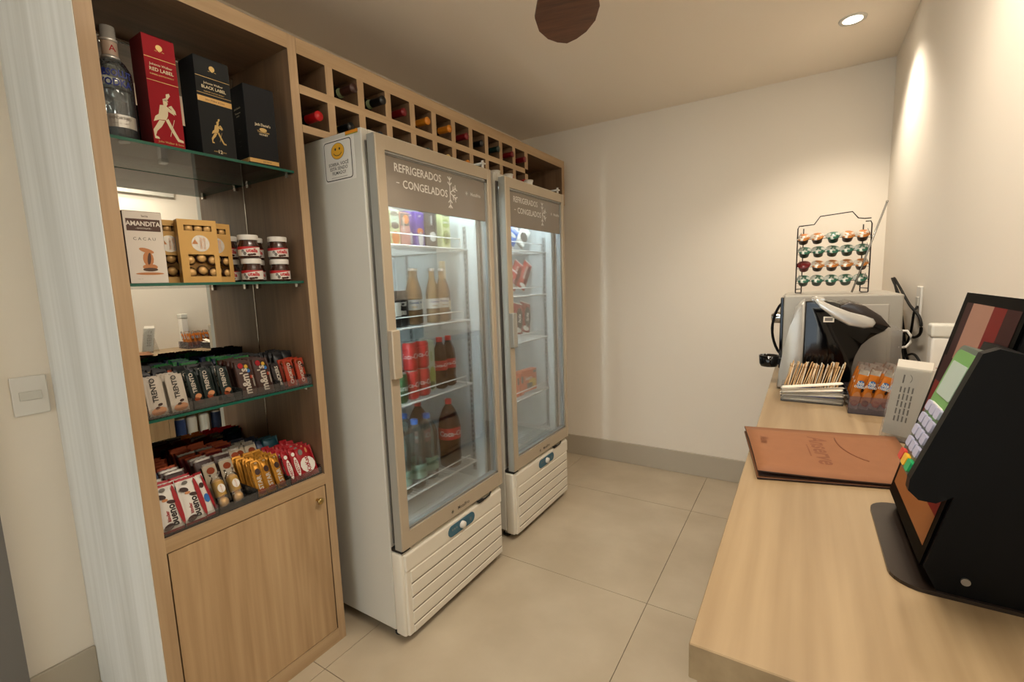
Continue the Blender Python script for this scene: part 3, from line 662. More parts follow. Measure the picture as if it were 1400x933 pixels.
def ferrero(loc, rz, label):
    t0 = thing('chocolate_box', label, 'box', loc, (0, 0, R(rz)), group='gold chocolate gift boxes on the middle shelf')
    w, h, d = .098, .182, .034; mm = M()
    yw_, y2 = -w/2, w/2; z1, z2, z3, z4 = .018, .082, .150, .166
    a0, b0 = -.030, .036
    for q in ((yw_, y2, 0, z1), (yw_, a0, z1, z2), (b0, y2, z1, z2), (yw_, y2, z2, z3), (yw_, -.034, z3, z4), (.036, y2, z3, z4), (yw_, y2, z4, h)):
        mm.box(-.001, 0, *q, 'gold_card')
    mm.box(-d, -.001, yw_, yw_+.001, 0, h, 'gold_card').box(-d, -.001, y2-.001, y2, 0, h, 'gold_card').box(-d, -d+.001, yw_, y2, 0, h, 'gold_card').box(-d, -.001, yw_, y2, 0, .001, 'gold_card').box(-d, -.001, yw_, y2, h-.001, h, 'gold_card')
    mm.ell((XF, .004, .114), .023, .024, (0, 1, 0), (0, 0, 1), 'silver_light', 20)
    mm.poly([(XF+.0003, -.018, .112), (XF+.0003, -.002, .112), (XF+.0003, -.010, .126)], 'wafer'); mm.text('FERRERO', .0085, (XF+.0003, .006, .114), (0, 0, 1), (0, -1, 0), 'wafer').text('ROCHER', .0085, (XF+.0003, .014, .114), (0, 0, 1), (0, -1, 0), 'wafer')
    mm.text('||||||||||', .012, (-d/2, yw_-.0004, .045), (0, 0, 1), (1, 0, 0), 'paper', .02)
    mm.build('gold_carton', t0)
    
    for r_ in range(4):
        for c_ in range(3):
            if r_ == 3 and c_ == 0: pass
            z = .030+r_*.036+(.006 if c_ == 1 else 0) if r_ < 3 else .158
            y = -.024+c_*.029 if r_ < 3 else -.02+c_*.024
            if r_ == 2: continue
            M().sphere((0, 0, 0), .0145, 'gold_foil', 12).lathe([(.0148, -.008), (.0155, -.003), (.0135, -.013)], 'amandita_brown', 12, Matrix.Rotation(R(-90), 4, 'Y') @ Matrix.Translation((0, 0, 0)), cap=False).build('wrapped_chocolate', t0, (-.0175, y, z))
ferrero((-.040, 1.330, ZM), -10, 'gold chocolate gift box in front, with foil balls behind its window')
ferrero((-.095, 1.272, ZM), -12, 'gold chocolate gift box half hidden between the wafer box and the front gold box')
ferrero((-.082, 1.395, ZM), 2, 'gold chocolate gift box half hidden between the front gold box and the spread jars')
# hazelnut spread jars: 2 wide, 2 deep, 2 high
mat('choc_brown', '3b1d12', .25, coat=.3); mat('jar_lid', 'd9d5cd', .4); mat('nut_white', 'd8d3ca', .5); mat('nut_red', 'b5121b', .5)
j0 = thing('spread_jar', 'chocolate spread jar', 'jar', (0, 0, 0))
M().lathe([(.0001, .0), (.028, .0), (.0315, .006), (.0315, .036), (.028, .047), (.026, .056), (.026, .060)], 'choc_brown', 26).build('glass_jar', j0)
M().lathe([(.0295, .058), (.030, .060), (.030, .073), (.0285, .0745), (.0001, .075)], 'jar_lid', 28, cap=False).build('lid', j0)
mm = M(); vs_ = []; fs_ = []; ms_ = []
for i in range(25):
    a = R(-110+i*220/24)
    for z in (.007, .031+.004*math.sin(a*1.2), .0365): vs_.append((.0319*math.cos(a), .0319*math.sin(a), z))
for i in range(24): fs_ += [(3*i, 3*i+3, 3*i+4, 3*i+1), (3*i+1, 3*i+4, 3*i+5, 3*i+2)]; ms_ += ['nut_white', 'nut_red']
mm.add(vs_, fs_, ms_)
mm.text('utella', .0165, (.0322, .006, .0235), (0, 1, 0), (0, 0, 1), 'nut_red', .04, 1, (0, 0, .0322)); mm.text('n', .0165, (.0322*math.cos(-.68), .0322*math.sin(-.68), .0235), (0, 1, 0), (0, 0, 1), 'print_dark', .04, 1, (0, 0, .0322))
for aa, zz in ((.1, .011), (.35, .012), (-.1, .0105)): mm.ell((.0323*math.cos(aa), .0323*math.sin(aa), zz), .006, .0035, (-math.sin(aa), math.cos(aa), 0), (0, 0, 1), 'choc_brown', 10)
mm.ell((.0323*math.cos(-.5), .0323*math.sin(-.5), .0145), .005, .006, (-math.sin(-.5), math.cos(-.5), 0), (0, 0, 1), 'print_grey', 8)
mm.build('label', j0)
first = True
for lv, lvn in ((0, 'lower'), (1, 'upper')):
    for bx, bn in ((0, 'front'), (1, 'rear')):
        for k, kn in ((0, 'left'), (1, 'right')):
            y = (1.492, 1.588)[k] if bx == 0 else (1.462, 1.548)[k]
            if bx == 0 and k == 0 and lv == 1: y = 1.488
            lb = 'chocolate spread jar, %s layer, %s row, %s one of its pair on the middle shelf' % (lvn, bn, kn)
            p = (-.065-bx*.08, y, ZM+lv*.0755); rz = (0, 0, R((-32, -10, -22, -16)[lv*2+k]))
            if first: j0.location = p; j0.rotation_euler = rz; j0['label'] = lb; j0['group'] = 'chocolate spread jars on the middle shelf'; first = False
            else: dup(j0, p, rz, lb)

# ------------------------------------------------------------------ wrapped bars and packets
def packet_mesh(w, h, t, base, back=None, tip=None, art=(), seal=.008, zig=True, patches=()):
    """flow-pack: puffed middle, flat crimped ends; stands on its lower end, front faces +x"""
    mm = M(); nu, nv = 8, 12; tip = tip or base; back = back or base
    vs_ = []; 
    def th(u, v):
        z = v*h
        if z < seal or z > h-seal: return .0006
        q = (z-seal)/(h-2*seal); e = min(1, 5.5*min(q, 1-q))**.6; a = 1-abs(2*u-1)**3.2
        return max(.0006, t/2*e*a)
    vl = [0, seal/h, seal/h+.012]+[seal/h+.03+(1-2*seal/h-.06)*i/(nv-6) for i in range(nv-5)]+[1-seal/h-.012, 1-seal/h, 1]
    vl = sorted(vl); nr = len(vl)
    for side in (1, -1):
        for v in vl:
            for i in range(nu+1):
                u = i/nu; dz = 0
                if zig and (v == 0 or v == 1): dz = (.0016 if i % 2 else 0)*(1 if v == 0 else -1)
                wob = .0004*math.sin(v*23+i*2.1)
                vs_.append((side*th(u, v)+side*wob*(1 if seal/h < v < 1-seal/h else 0), (u-.5)*w, v*h+dz))
    fs_, ms_ = [], []; N_ = nr*(nu+1)
    for sd in (0, 1):
        for r_ in range(nr-1):
            for i in range(nu):
                a = sd*N_+r_*(nu+1)+i; q = (a, a+1, a+nu+2, a+nu+1); fs_.append(q if sd == 0 else q[::-1])
                vm = (vl[r_]+vl[r_+1])/2*h
                ms_.append(tip if (vm < seal or vm > h-seal) else (base if sd == 0 else back))
    for r_ in range(nr-1):
        for i in (0, nu):
            a = r_*(nu+1)+i; b = a+N_; q = (a, a+nu+1, b+nu+1, b); fs_.append(q if i == nu else q[::-1]); ms_.append(back)
    mm.add(vs_, fs_, ms_, True)
    x = t/2+.0012
    for (y, z, a, b, c, rt) in patches: mm.ell((x-.0005, y*w, z*h), a*w, b*h, (0, 1, 0), (0, 0, 1), c, 12, R(rt))
    for (s_, sz, y, z, c, rot, sx) in art:
        if rot: mm.text(s_, sz, (x, y*w, z*h), (0, 0, 1), (0, -1, 0), c, .03, sx)
        else: mm.text(s_, sz, (x, y*w, z*h), (0, 1, 0), (0, 0, 1), c, .03, sx)
    return mm
for n_, c_, r_, mt in (('pk_white', 'b6ac9e', .4, .0), ('pk_trento_dark', '0f1c19', .3, .1), ('pk_brown', '351d15', .35, 0), ('pk_brown_dark', '1c0f0b', .35, 0), ('pk_red', '910e18', .3, .1), ('pk_red_dark', '5f0b12', .3, .1),
    ('pk_orange_red', '932c0d', .35, 0), ('pk_gold', '9e6b1d', .25, .5), ('pk_green', '0d5d26', .3, .1), ('pk_navy', '0f1c37', .3, .1), ('pk_black', '0b0b0e', .3, 0), ('pk_tan', '8f7c56', .4, .1), ('pk_copper', '793315', .25, .5),
    ('pk_teal', '0f3741', .3, .2), ('pk_cream', 'ab9e87', .4, 0), ('pk_silver', '7d7972', .25, .5), ('pk_blue', '19377d', .35, 0), ('pk_yellow', 'be9226', .4, 0), ('pk_snack', 'b76819', .35, .1), ('pk_pinkred', '931e16', .35, 0), ('pk_skyblue', '2966aa', .35, 0)):
    mat(n_, c_, r_+.1, mt, spec=.3)
KINDS = {
 'white': dict(w=.044, h=.112, t=.013, base='pk_white', patches=((.12, .28, .14, .035, 'pk_brown', 20), (-.05, .20, .14, .035, 'pk_brown', 20), (0, .12, .42, .10, 'wafer', 10)), art=(('TRENTO', .0175, -.05, .66, 'print_dark', 1, 1),)),
 'dark': dict(w=.033, h=.110, t=.013, base='pk_trento_dark', patches=((.05, .30, .3, .07, 'wafer', 20), (-.1, .22, .25, .06, 'pk_copper', -20), (.1, .14, .3, .05, 'pk_brown', 0)), art=(('TRENTO', .0155, -.1, .68, 'pk_white', 1, 1),)),
 'brown': dict(w=.056, h=.118, t=.014, base='pk_brown', patches=((-.18, .86, .15, .08, 'pk_red', 0), (.12, .82, .1, .06, 'pk_yellow', 0), (.2, .70, .1, .055, 'pk_skyblue', 0), (.3, .52, .09, .05, 'pk_orange_red', 0), (.16, .76, .08, .03, 'pk_green', 0)), art=(("m&m's", .034, -.05, .42, 'pk_white', 1, .92), ('CHOCOLATE', .006, .36, .4, 'pk_white', 1, 1))),
 'snick': dict(w=.030, h=.090, t=.016, base='pk_brown_dark', patches=(), art=(('SNICKERS', .0165, 0, .5, 'pk_white', 1, .95),)),
 'orange': dict(w=.034, h=.098, t=.016, base='pk_orange_red', patches=((-.2, .85, .2, .08, 'pk_copper', 0), (.2, .7, .15, .08, 'pk_brown', 30), (-.1, .2, .25, .08, 'pk_red', 0), (.25, .3, .12, .08, 'pk_brown', 0)), art=(('CHOKITO', .0165, -.05, .48, 'pk_white', 1, 1),)),
 'green': dict(w=.055, h=.120, t=.014, base='pk_green', tip='pk_green'), 'navy': dict(w=.055, h=.120, t=.014, base='pk_navy'),
 'black': dict(w=.042, h=.120, t=.014, base='pk_black'), 'tan': dict(w=.040, h=.120, t=.014, base='pk_tan', tip='pk_black', patches=((0, .45, .35, .15, 'pk_brown', 0),)),
 'copper': dict(w=.050, h=.118, t=.015, base='pk_copper', tip='pk_black'),
 'bueno': dict(w=.054, h=.140, t=.018, base='nut_white', tip='pk_red', patches=((.42, .5, .12, .44, 'pk_red', 4), (-.22, .74, .22, .05, 'pk_brown', -25), (.15, .60, .2, .04, 'pk_brown', -15), (-.1, .66, .14, .03, 'wafer', 0), (-.2, .12, .25, .06, 'pk_brown', 20), (-.1, .88, .14, .04, 'print_grey', 0)), art=(('bueno', .026, .10, .33, 'pk_brown_dark', 1, .95), ('kinder', .012, -.12, .33, 'pk_red', 1, 1))),
 'bueno_side': dict(w=.026, h=.140, t=.018, base='nut_white', tip='pk_red', patches=((.36, .5, .16, .44, 'pk_red', 4), (0, .40, .3, .10, 'pk_skyblue', 0), (-.1, .7, .25, .06, 'pk_brown', 0)), art=()),
 'star': dict(w=.030, h=.122, t=.018, base='pk_gold', patches=((0, .66, .28, .09, 'pk_brown', 0), (0, .12, .4, .08, 'pk_copper', 0)), art=(('STAR', .019, 0, .36, 'pk_white', 1, 1), ('*', .02, 0, .85, 'pk_cream', 0, 1))),
 'neston': dict(w=.026, h=.120, t=.016, base='pk_red', patches=((0, .40, .30, .30, 'nut_white', 0), (-.1, .78, .25, .06, 'nut_white', 0)), art=(('NESTON', .0125, 0, .40, 'pk_red', 1, 1),)),
 'kitkat': dict(w=.070, h=.112, t=.016, base='pk_red', patches=((.0, .40, .40, .26, 'nut_white', 0), (-.2, .84, .12, .10, 'print_grey', 0), (.12, .86, .06, .09, 'wafer', 0)), art=(('KitKat', .021, 0, .40, 'pk_red', 1, 1),)),
 'bis': dict(w=.060, h=.120, t=.022, base='pk_teal', patches=((0, .35, .42, .30, 'pk_silver', 0), (0, .60, .35, .08, 'wafer', 0)), art=(('BiS', .030, 0, .30, 'pk_navy', 0, 1),)),
 'baton': dict(w=.034, h=.150, t=.014, base='pk_navy', patches=((0, .80, .4, .06, 'pk_blue', 0),), art=(('BATON', .011, 0, .70, 'nut_white', 0, 1), ('BATON', .011, 0, .50, 'nut_white', 0, 1), ('BATON', .011, 0, .30, 'nut_white', 0, 1))),
 'darkred': dict(w=.055, h=.150, t=.013, base='pk_red_dark', tip='pk_copper'), 'creambar': dict(w=.040, h=.140, t=.012, base='pk_cream', tip='pk_silver', patches=((0, .8, .3, .08, 'pk_copper', 0),)),
 'brownpack': dict(w=.055, h=.150, t=.013, base='pk_brown', tip='pk_silver'), 'goldpack': dict(w=.034, h=.118, t=.015, base='pk_gold', tip='pk_gold'), 'navytall': dict(w=.055, h=.135, t=.013, base='pk_navy'),
 'redpack': dict(w=.030, h=.118, t=.013, base='pk_red'), 'copperpack': dict(w=.055, h=.150, t=.013, base='pk_copper', tip='pk_copper'),
}
PM = {}
def packet(kind, loc, lean, rz, label, cat='chocolate bar', name='chocolate_bar', group=None, roll=0):
    if kind not in PM: PM[kind] = packet_mesh(**KINDS[kind]).mesh(name)
    o = bpy.data.objects.new(name, PM[kind]); COL.objects.link(o); o.location = (loc[0], loc[1], loc[2]+(abs(math.sin(R(roll)))*KINDS[kind]['w']/2 if cat != 'frozen food pack' else 0))
    o.rotation_euler = (R(roll), R(-lean), R(rz))
    return tag(o, label, cat, group)
rnd = random.Random(3)
def tray(y0, y1, x0, x1, z, h, label, group='clear trays holding the sweets'):
    t0 = thing('sweet_tray', label, 'tray', (x1, y0, z), group=group); d = x1-x0; w = y1-y0; t_ = .002
    M().box(-d, 0, 0, w, 0, t_, 'clear_plastic').build('tray_base', t0)
    M().box(-t_, 0, 0, w, t_, h, 'clear_plastic').build('front_lip', t0)
    for y in (0, w-t_): M().box(-d, -t_, y, y+t_, t_, h*1.3, 'clear_plastic').build('side_wall', t0)
    M().box(-d, -d+t_, t_, w-t_, t_, h*1.3, 'clear_plastic').build('rear_wall', t0)
ZL = 1.0165; zc_ = ZL+.0022
for a, b, n in ((1.140, 1.257, 'white wafer packets'), (1.259, 1.396, 'dark wafer packets'), (1.398, 1.522, 'brown sweet packets'), (1.524, 1.643, 'bars with orange wrappers')):
    tray(a, b, -.335, -.022, ZL, .028, 'low clear tray on the lower glass shelf holding the %s' % n)
ORD = ('', 'second', 'third', 'fourth', 'fifth', 'sixth', 'seventh', 'eighth', 'ninth', 'tenth', 'eleventh')
LC = {'white': 'white', 'dark': 'dark green', 'brown': 'brown', 'snick': 'dark brown', 'orange': 'orange', 'green': 'bright green', 'navy': 'navy', 'black': 'black', 'tan': 'black-ended tan', 'copper': 'coppery',
  'bueno': 'white and red', 'star': 'gold', 'neston': 'narrow red', 'kitkat': 'wide red', 'brownpack': 'brown', 'darkred': 'dark red', 'creambar': 'cream', 'goldpack': 'plain gold', 'navytall': 'navy', 'baton': 'navy lettered', 'redpack': 'plain red', 'copperpack': 'coppery'}
def lane(y, kinds, x0, dx, z, lean, front_label, short, group, dy=0.0, rz=0, jit=.0015):
    for i, k in enumerate(kinds):
        x = x0-i*dx; hh = KINDS[k]['h']; le = lean+(rnd.uniform(-2, 2) if i else 0)
        mx = (x+.334)/hh
        if mx < .06: continue
        le = min(le, math.degrees(math.asin(min(.9, mx))))
        if i == 0: packet(k, (x, y, z), le, rz, front_label)
        else: packet(k, (x, y+dy*i+rnd.uniform(-jit, jit), z), le, rz+rnd.uniform(-5, 5), '%s packet, %s one back in the file behind %s' % (LC[k], ORD[i], short), group=group, roll=rnd.uniform(-3, 3))
g3 = 'packets on the lower glass shelf'
ln = 16
packet('white', (-.056, 1.157, zc_), 14, 68, 'white wafer packet turned edge-on at the far left of the lower glass shelf')
lane(1.178, ['white', 'white', 'black', 'black', 'tan', 'tan', 'tan', 'black', 'tan', 'black', 'black'], -.040, .024, zc_, ln, 'white wafer packet with brown lettering, left one of the front two', 'the left white wafer packet', g3, rz=-4)
lane(1.232, ['white', 'white', 'white', 'black', 'tan', 'tan', 'black', 'tan', 'tan', 'black', 'black'], -.040, .024, zc_, ln, 'white wafer packet with brown lettering, right one of the front two', 'the right white wafer packet', g3)
lane(1.281, ['dark', 'dark', 'dark', 'black', 'copper', 'copper', 'black', 'green', 'green', 'navy', 'black'], -.042, .025, zc_, ln, 'dark green wafer packet, leftmost of three in front on the lower glass shelf', 'the leftmost dark green packet', g3, rz=8)
lane(1.321, ['dark', 'dark', 'dark', 'black', 'copper'], -.052, .025, zc_, ln, 'dark green wafer packet, middle of three in front on the lower glass shelf', 'the middle dark green packet', g3)
lane(1.336, ['green', 'navy', 'green', 'navy', 'green', 'navy'], -.180, .025, zc_+.003, ln, 'bright green packet heading the rear green and navy file', 'the first rear green packet', g3, dy=.001)
lane(1.367, ['dark', 'dark', 'dark', 'black', 'black'], -.046, .025, zc_, ln, 'dark green wafer packet, rightmost of three in front on the lower glass shelf', 'the rightmost dark green packet', g3)
lane(1.430, ['brown', 'brown', 'brown', 'brown', 'brown', 'green', 'navy', 'green', 'green', 'navy'], -.042, .026, zc_, ln, 'brown sweet packet with big white letters, left one of the front pair', 'the left white-lettered brown packet', g3, dy=.0015)
lane(1.489, ['brown', 'brown', 'brown', 'brown', 'green', 'navy', 'green', 'navy', 'black'], -.046, .026, zc_, ln, 'brown sweet packet with big white letters, right one of the front pair', 'the right white-lettered brown packet', g3, dy=-.0008)
lane(1.543, ['snick', 'snick', 'snick', 'snick', 'black', 'black', 'black', 'black', 'black'], -.052, .026, zc_, 20, 'dark brown bar with white lettering beside the orange-wrapped bars', 'the front dark brown bar', g3)
lane(1.583, ['orange', 'orange', 'black', 'black', 'black', 'black'], -.044, .027, zc_, ln, 'orange and red wrapped bar, left one of the front pair at the right end', 'the left orange bar', g3)
lane(1.622, ['orange', 'orange', 'orange', 'black', 'black', 'black', 'black'], -.040, .027, zc_, 14, 'orange and red wrapped bar, right one of the front pair at the right end', 'the right orange bar', g3)
# lowest level, on the cupboard top
ZB = ZF+.001; zb_ = ZB+.0022
for a, b, n in ((1.140, 1.287, 'red and white bars'), (1.289, 1.405, 'foil balls'), (1.407, 1.522, 'gold bars'), (1.524, 1.644, 'red bars')):
    tray(a, b, -.335, -.012, ZB, .026, 'low clear tray on the cupboard top holding the %s' % n)
g4 = 'packets on the cupboard top'
L4 = 24
lane(1.171, ['bueno', 'bueno', 'creambar', 'baton', 'baton', 'baton', 'baton', 'creambar', 'creambar'], -.024, .030, zb_, L4, 'white and red bar, leftmost one in front on the cupboard top', 'the leftmost red-edged bar', g4, rz=-4)
lane(1.230, ['bueno', 'bueno', 'brownpack', 'brownpack', 'darkred', 'copperpack', 'darkred', 'copperpack', 'copperpack'], -.024, .030, zb_, L4, 'white and red bar, second from left in front on the cupboard top', 'the second red-edged bar', g4, rz=-2)
packet('bueno_side', (-.030, 1.273, zb_), L4, 6, 'narrow white and red bar seen beside the foil ball packs')
lane(1.325, ['creambar', 'brownpack', 'brownpack', 'darkred', 'darkred', 'brownpack', 'darkred', 'copperpack', 'copperpack'], -.085, .028, zb_, L4, 'cream packet standing right behind the left foil ball pack', 'the left foil ball pack', g4)
lane(1.375, ['creambar', 'brownpack', 'creambar', 'darkred', 'darkred', 'brownpack', 'darkred', 'darkred', 'copperpack'], -.085, .028, zb_, L4, 'cream packet standing right behind the right foil ball pack', 'the right foil ball pack', g4)
lane(1.427, ['star', 'star', 'goldpack', 'goldpack', 'goldpack', 'creambar', 'creambar', 'darkred', 'darkred', 'darkred'], -.022, .027, zb_, L4, 'gold bar with white letters, left one of the front three', 'the left gold bar', g4, rz=-8)
lane(1.461, ['star', 'star', 'goldpack', 'goldpack', 'goldpack', 'creambar', 'creambar', 'creambar', 'navytall', 'navytall'], -.024, .027, zb_, L4, 'gold bar with white letters, middle one of the front three', 'the middle gold bar', g4)
lane(1.497, ['star', 'star', 'goldpack', 'goldpack', 'goldpack', 'creambar', 'creambar', 'creambar', 'navytall', 'navytall'], -.022, .027, zb_, L4, 'gold bar with white letters, right one of the front three', 'the right gold bar', g4)
lane(1.537, ['neston', 'neston', 'redpack', 'redpack', 'redpack', 'navytall', 'navytall', 'navytall', 'navytall'], -.022, .028, zb_, L4, 'narrow red bar, left one of the front two on the cupboard top', 'the left narrow red bar', g4)
lane(1.567, ['neston', 'neston', 'redpack', 'redpack'], -.026, .028, zb_, L4, 'narrow red bar, right one of the front two on the cupboard top', 'the right narrow red bar', g4)
packet('bis', (-.185, 1.570, zb_+.012), 12, 0, 'teal packet with silver label standing behind the red bars')
packet('bis', (-.215, 1.565, zb_+.010), 12, 3, 'teal packet close behind the labelled teal packet')
lane(1.605, ['kitkat', 'kitkat', 'kitkat', 'redpack', 'redpack'], -.022, .030, zb_, L4, 'wide red packet with round white logo at the right end of the cupboard top', 'the round-logo red packet', g4)
# foil ball packs
def foil_pack(y, label):
    t0 = thing('foil_ball_pack', label, 'chocolate pack', (-.035, y, zb_+.008), (0, R(-26), 0), group='foil ball packs on the cupboard top')
    for k in range(3): M().sphere((0, 0, 0), .0155, 'gold_foil', 14).build('wrapped_chocolate', t0, (0, 0, .0165+k*.030))
    mm = M().lathe([(.0162, .036), (.0172, .040), (.0172, .078), (.0162, .082)], 'pk_yellow', 16, cap=False)
    mm.ell((.0176, 0, .058), .011, .014, (0, 1, 0), (0, 0, 1), 'nut_white', 14); mm.text('ROCHER', .006, (.0179, 0, .058), (0, 0, 1), (0, -1, 0), 'wafer')
    mm.build('paper_sleeve', t0)
    M().lathe([(.0168, .001), (.0176, .01), (.0176, .088), (.010, .098), (.016, .112)], 'clear_plastic', 16, cap=False).build('clear_wrap', t0)
foil_pack(1.315, 'clear pack of gold foil balls with yellow sleeve, left one of the pair')
foil_pack(1.359, 'clear pack of gold foil balls with yellow sleeve, right one of the pair')

# ------------------------------------------------------------------ contents of the near fridge
def lbl_band(mm, r, z0, z1, m_, a0=-110, a1=110, n=20):
    vs_ = [(r*math.cos(R(a0+(a1-a0)*i/n)), r*math.sin(R(a0+(a1-a0)*i/n)), z) for i in range(n+1) for z in (z0, z1)]
    return mm.add(vs_, [(2*i, 2*i+2, 2*i+3, 2*i+1) for i in range(n)], m_, True)
for n_, c_ in (('ct_lime', 'cdd3a0'), ('ct_limegreen', '9aae5a'), ('ct_orange', 'd9803a'), ('ct_purple', '54379a'), ('ct_pink', 'c98f86'), ('ct_greydark', '5a5450'), ('ct_mint', 'b9cdbb'), ('ct_white', 'd5d5ce'), ('coke_red', 'b3161c'), ('guarana', '1c4a2a'), ('label_mint', '8fb3a2'), ('cap_blue', '2c6cc0'), ('cap_cola', 'c8201f'), ('seara', 'd5632a'), ('ice_blue', '2a6fc9'), ('ice_pink', 'c98594'), ('ice_red', 'b23a30'), ('bag_yellow', 'd8b13c'), ('beer_brown', '4a2413')):
    mat(n_, c_, .4)
def juice(loc, w, h, d, base, top, texts, label, patches=()):
    t0 = thing('drink_carton', label, 'carton', loc, (0, 0, R(rnd.uniform(-6, 2))), group='drink cartons on the top fridge shelf')
    mm = M().rbox(-d, 0, -w/2, w/2, 0, h, base, .002, 2)
    x = .0004
    mm.box(0, x*.5, -w/2+.002, w/2-.002, h*.6, h-.003, top)
    for y, z, a, b, c in patches: mm.ell((x+.0002, y*w, z*h), a*w, b*h, (0, 1, 0), (0, 0, 1), c, 16)
    for s_, sz, y, z, c, rot in texts:
        if rot: mm.text(s_, sz, (x+.0004, y*w, z*h), (0, 0, 1), (0, -1, 0), c, .03)
        else: mm.text(s_, sz, (x+.0004, y*w, z*h), (0, 1, 0), (0, 0, 1), c, .03)
    mm.build('printed_carton', t0)
    M().box(-d*.8, -d*.2, -w/2+.001, w/2-.001, h, h+.004, top).build('folded_top', t0)
    return t0
z1 = 1.5195
FR = (('FRESH', .015, 0, .86, 'ct_greydark', 0), ('---', .012, 0, .72, 'ct_limegreen', 0))
juice((.115, 1.915, z1), .046, .135, .04, 'ct_lime', 'ct_mint', (('kapo', .013, 0, .93, 'ct_greydark', 0),)+FR, 'pale lime drink carton at the left of the top fridge shelf', ((0, .2, .4, .16, 'ct_limegreen'), (0, .55, .42, .1, 'ct_greydark')))
juice((.115, 1.968, z1), .046, .135, .04, 'ct_lime', 'ct_mint', (('kapo', .013, 0, .93, 'ct_greydark', 0),)+FR, 'lime and orange drink carton second from left on the top fridge shelf', ((0, .2, .42, .2, 'ct_orange'), (0, .55, .42, .1, 'ct_greydark')))
juice((.112, 2.026, z1), .048, .130, .04, 'ct_pink', 'ct_greydark', (('TODINHO', .014, -.15, .6, 'ct_white', 1),), 'brown and pink drink carton beside the purple ones on the top fridge shelf', ((.1, .8, .3, .14, 'ct_orange'),))
juice((.090, 2.080, z1), .044, .140, .04, 'ct_purple', 'ct_purple', (('mil', .012, 0, .9, 'ct_white', 0),), 'purple drink carton, rear left one of the purple pair', ((0, .25, .3, .18, 'ct_white'),))
juice((.115, 2.108, z1), .046, .138, .04, 'ct_purple', 'ct_purple', (('mil', .012, 0, .9, 'ct_white', 0),), 'purple drink carton, front right one of the purple pair', ((0, .45, .35, .10, 'ct_orange'), (.05, .22, .3, .22, 'ct_white')))
juice((.115, 2.178, z1), .066, .150, .05, 'ct_greydark', 'ct_greydark', (('coco', .02, 0, .75, 'ct_white', 1),), 'dark grey drink carton with white cup picture on the top fridge shelf', ((.1, .3, .28, .14, 'ct_white'),))
juice((.085, 2.232, z1), .030, .160, .05, 'ct_mint', 'ct_limegreen', (('-----', .010, 0, .6, 'ct_limegreen', 0), ('-----', .010, 0, .5, 'ct_limegreen', 0), ('-----', .010, 0, .4, 'ct_limegreen', 0)), 'narrow mint green carton behind the grey one on the top fridge shelf')
juice((.115, 2.275, z1), .052, .165, .045, 'ct_lime', 'ct_lime', (('FRESH', .018, 0, .88, 'ct_greydark', 0), ('LIMAO', .014, 0, .68, 'ct_white', 0)), 'tall lime carton at the right end of the top fridge shelf', ((0, .66, .42, .12, 'ct_limegreen'), (0, .28, .42, .2, 'ct_limegreen'), (0, .28, .34, .16, 'ct_lime')))
def bottle(name, label, loc, body, prof, cap, cr, ch, band=None, texts=(), group=None, rz=-30, liquid=None):
    t0 = thing(name, label, 'bottle', loc, (0, 0, R(rz)), group=group)
    M().lathe(prof, body, 24).build('bottle_body', t0)
    if liquid:
        M().lathe([(.0001, .004)]+[(max(.0002, r-.002), z+.003) for r, z in prof[:-2]]+[(.0001, prof[-3][1]+.003)], liquid, 20, cap=False).build('drink', t0)
    zt = prof[-1][1]
    M().lathe([(cr, zt-ch*.6), (cr, zt+ch*.4), (cr*.9, zt+ch*.45), (.0001, zt+ch*.46)], cap, 18, cap=False).build('cap', t0)
    if band:
        r, za, zb, bm_ = band; mm = M(); lbl_band(mm, r+.0006, za, zb, bm_)
        for s_, sz, z_, c_ in texts: mm.text(s_, sz, (r+.001, 0, z_), (0, 1, 0), (0, 0, 1), c_, .03, 1, (0, 0, r+.001))
        mm.build('label', t0)
    return t0
z2 = 1.1945
BEER = [(.0001, .003), (.028, 0), (.030, .004), (.030, .125), (.027, .145), (.016, .185), (.0125, .200), (.0125, .232)]
glass('beer_clear', (.93, .85, .70), 1, .03, .35, hexc('c79a62'))
for i, (x, y, lb) in enumerate(((.075, 2.080, 'clear beer bottle, leftmost of the four on the second fridge shelf'), (.040, 2.135, 'clear beer bottle half hidden behind the leftmost beer bottle'), (.085, 2.195, 'clear beer bottle, left one of the front right pair'), (.080, 2.265, 'clear beer bottle, right one of the front right pair'))):
    bottle('beer_bottle', lb, (x, y, z2), 'beer_clear', BEER, 'silver_light', .0145, .012, (.0302, .062, .105, 'ct_white'), (('Corona', .013, .092, 'absolut_blue'), ('Extra', .010, .075, 'gold')), 'clear beer bottles on the second fridge shelf')
bottle('beer_bottle', 'brown bottle with cream neck foil at the right end of the second shelf', (.045, 2.318, z2), 'beer_brown', BEER, 'cream', .0145, .09, (.0302, .05, .09, 'cream'), (('Weiss', .013, .07, 'print_dark'),), None)
for i, (x, y, lb) in enumerate(((.10, 1.948, 'dark can with white label at the left of the second fridge shelf'), (.08, 2.010, 'black can with small white print left of the beer bottles'))):
    t0 = thing('drink_can', lb, 'can', (x, y, z2), (0, 0, R(-30)), group='black cans on the second fridge shelf')
    mm = M().lathe([(.0001, .002), (.024, .0), (.0265, .006), (.0265, .135), (.024, .145)], 'black', 24, cap=False)
    if i == 0: lbl_band(mm, .0268, .045, .10, 'ct_white')
    else: mm.text('ICE', .024, (.0268, 0, .09), (0, 1, 0), (0, 0, 1), 'ct_white', .03, 1, (0, 0, .0268)).text('88', .024, (.0268, 0, .055), (0, 1, 0), (0, 0, 1), 'ct_white', .03, 1, (0, 0, .0268))
    mm.build('can_body', t0); M().lathe([(.024, .145), (.022, .147), (.0001, .145)], 'steel', 24, cap=False).build('can_lid', t0)
z3 = .8895
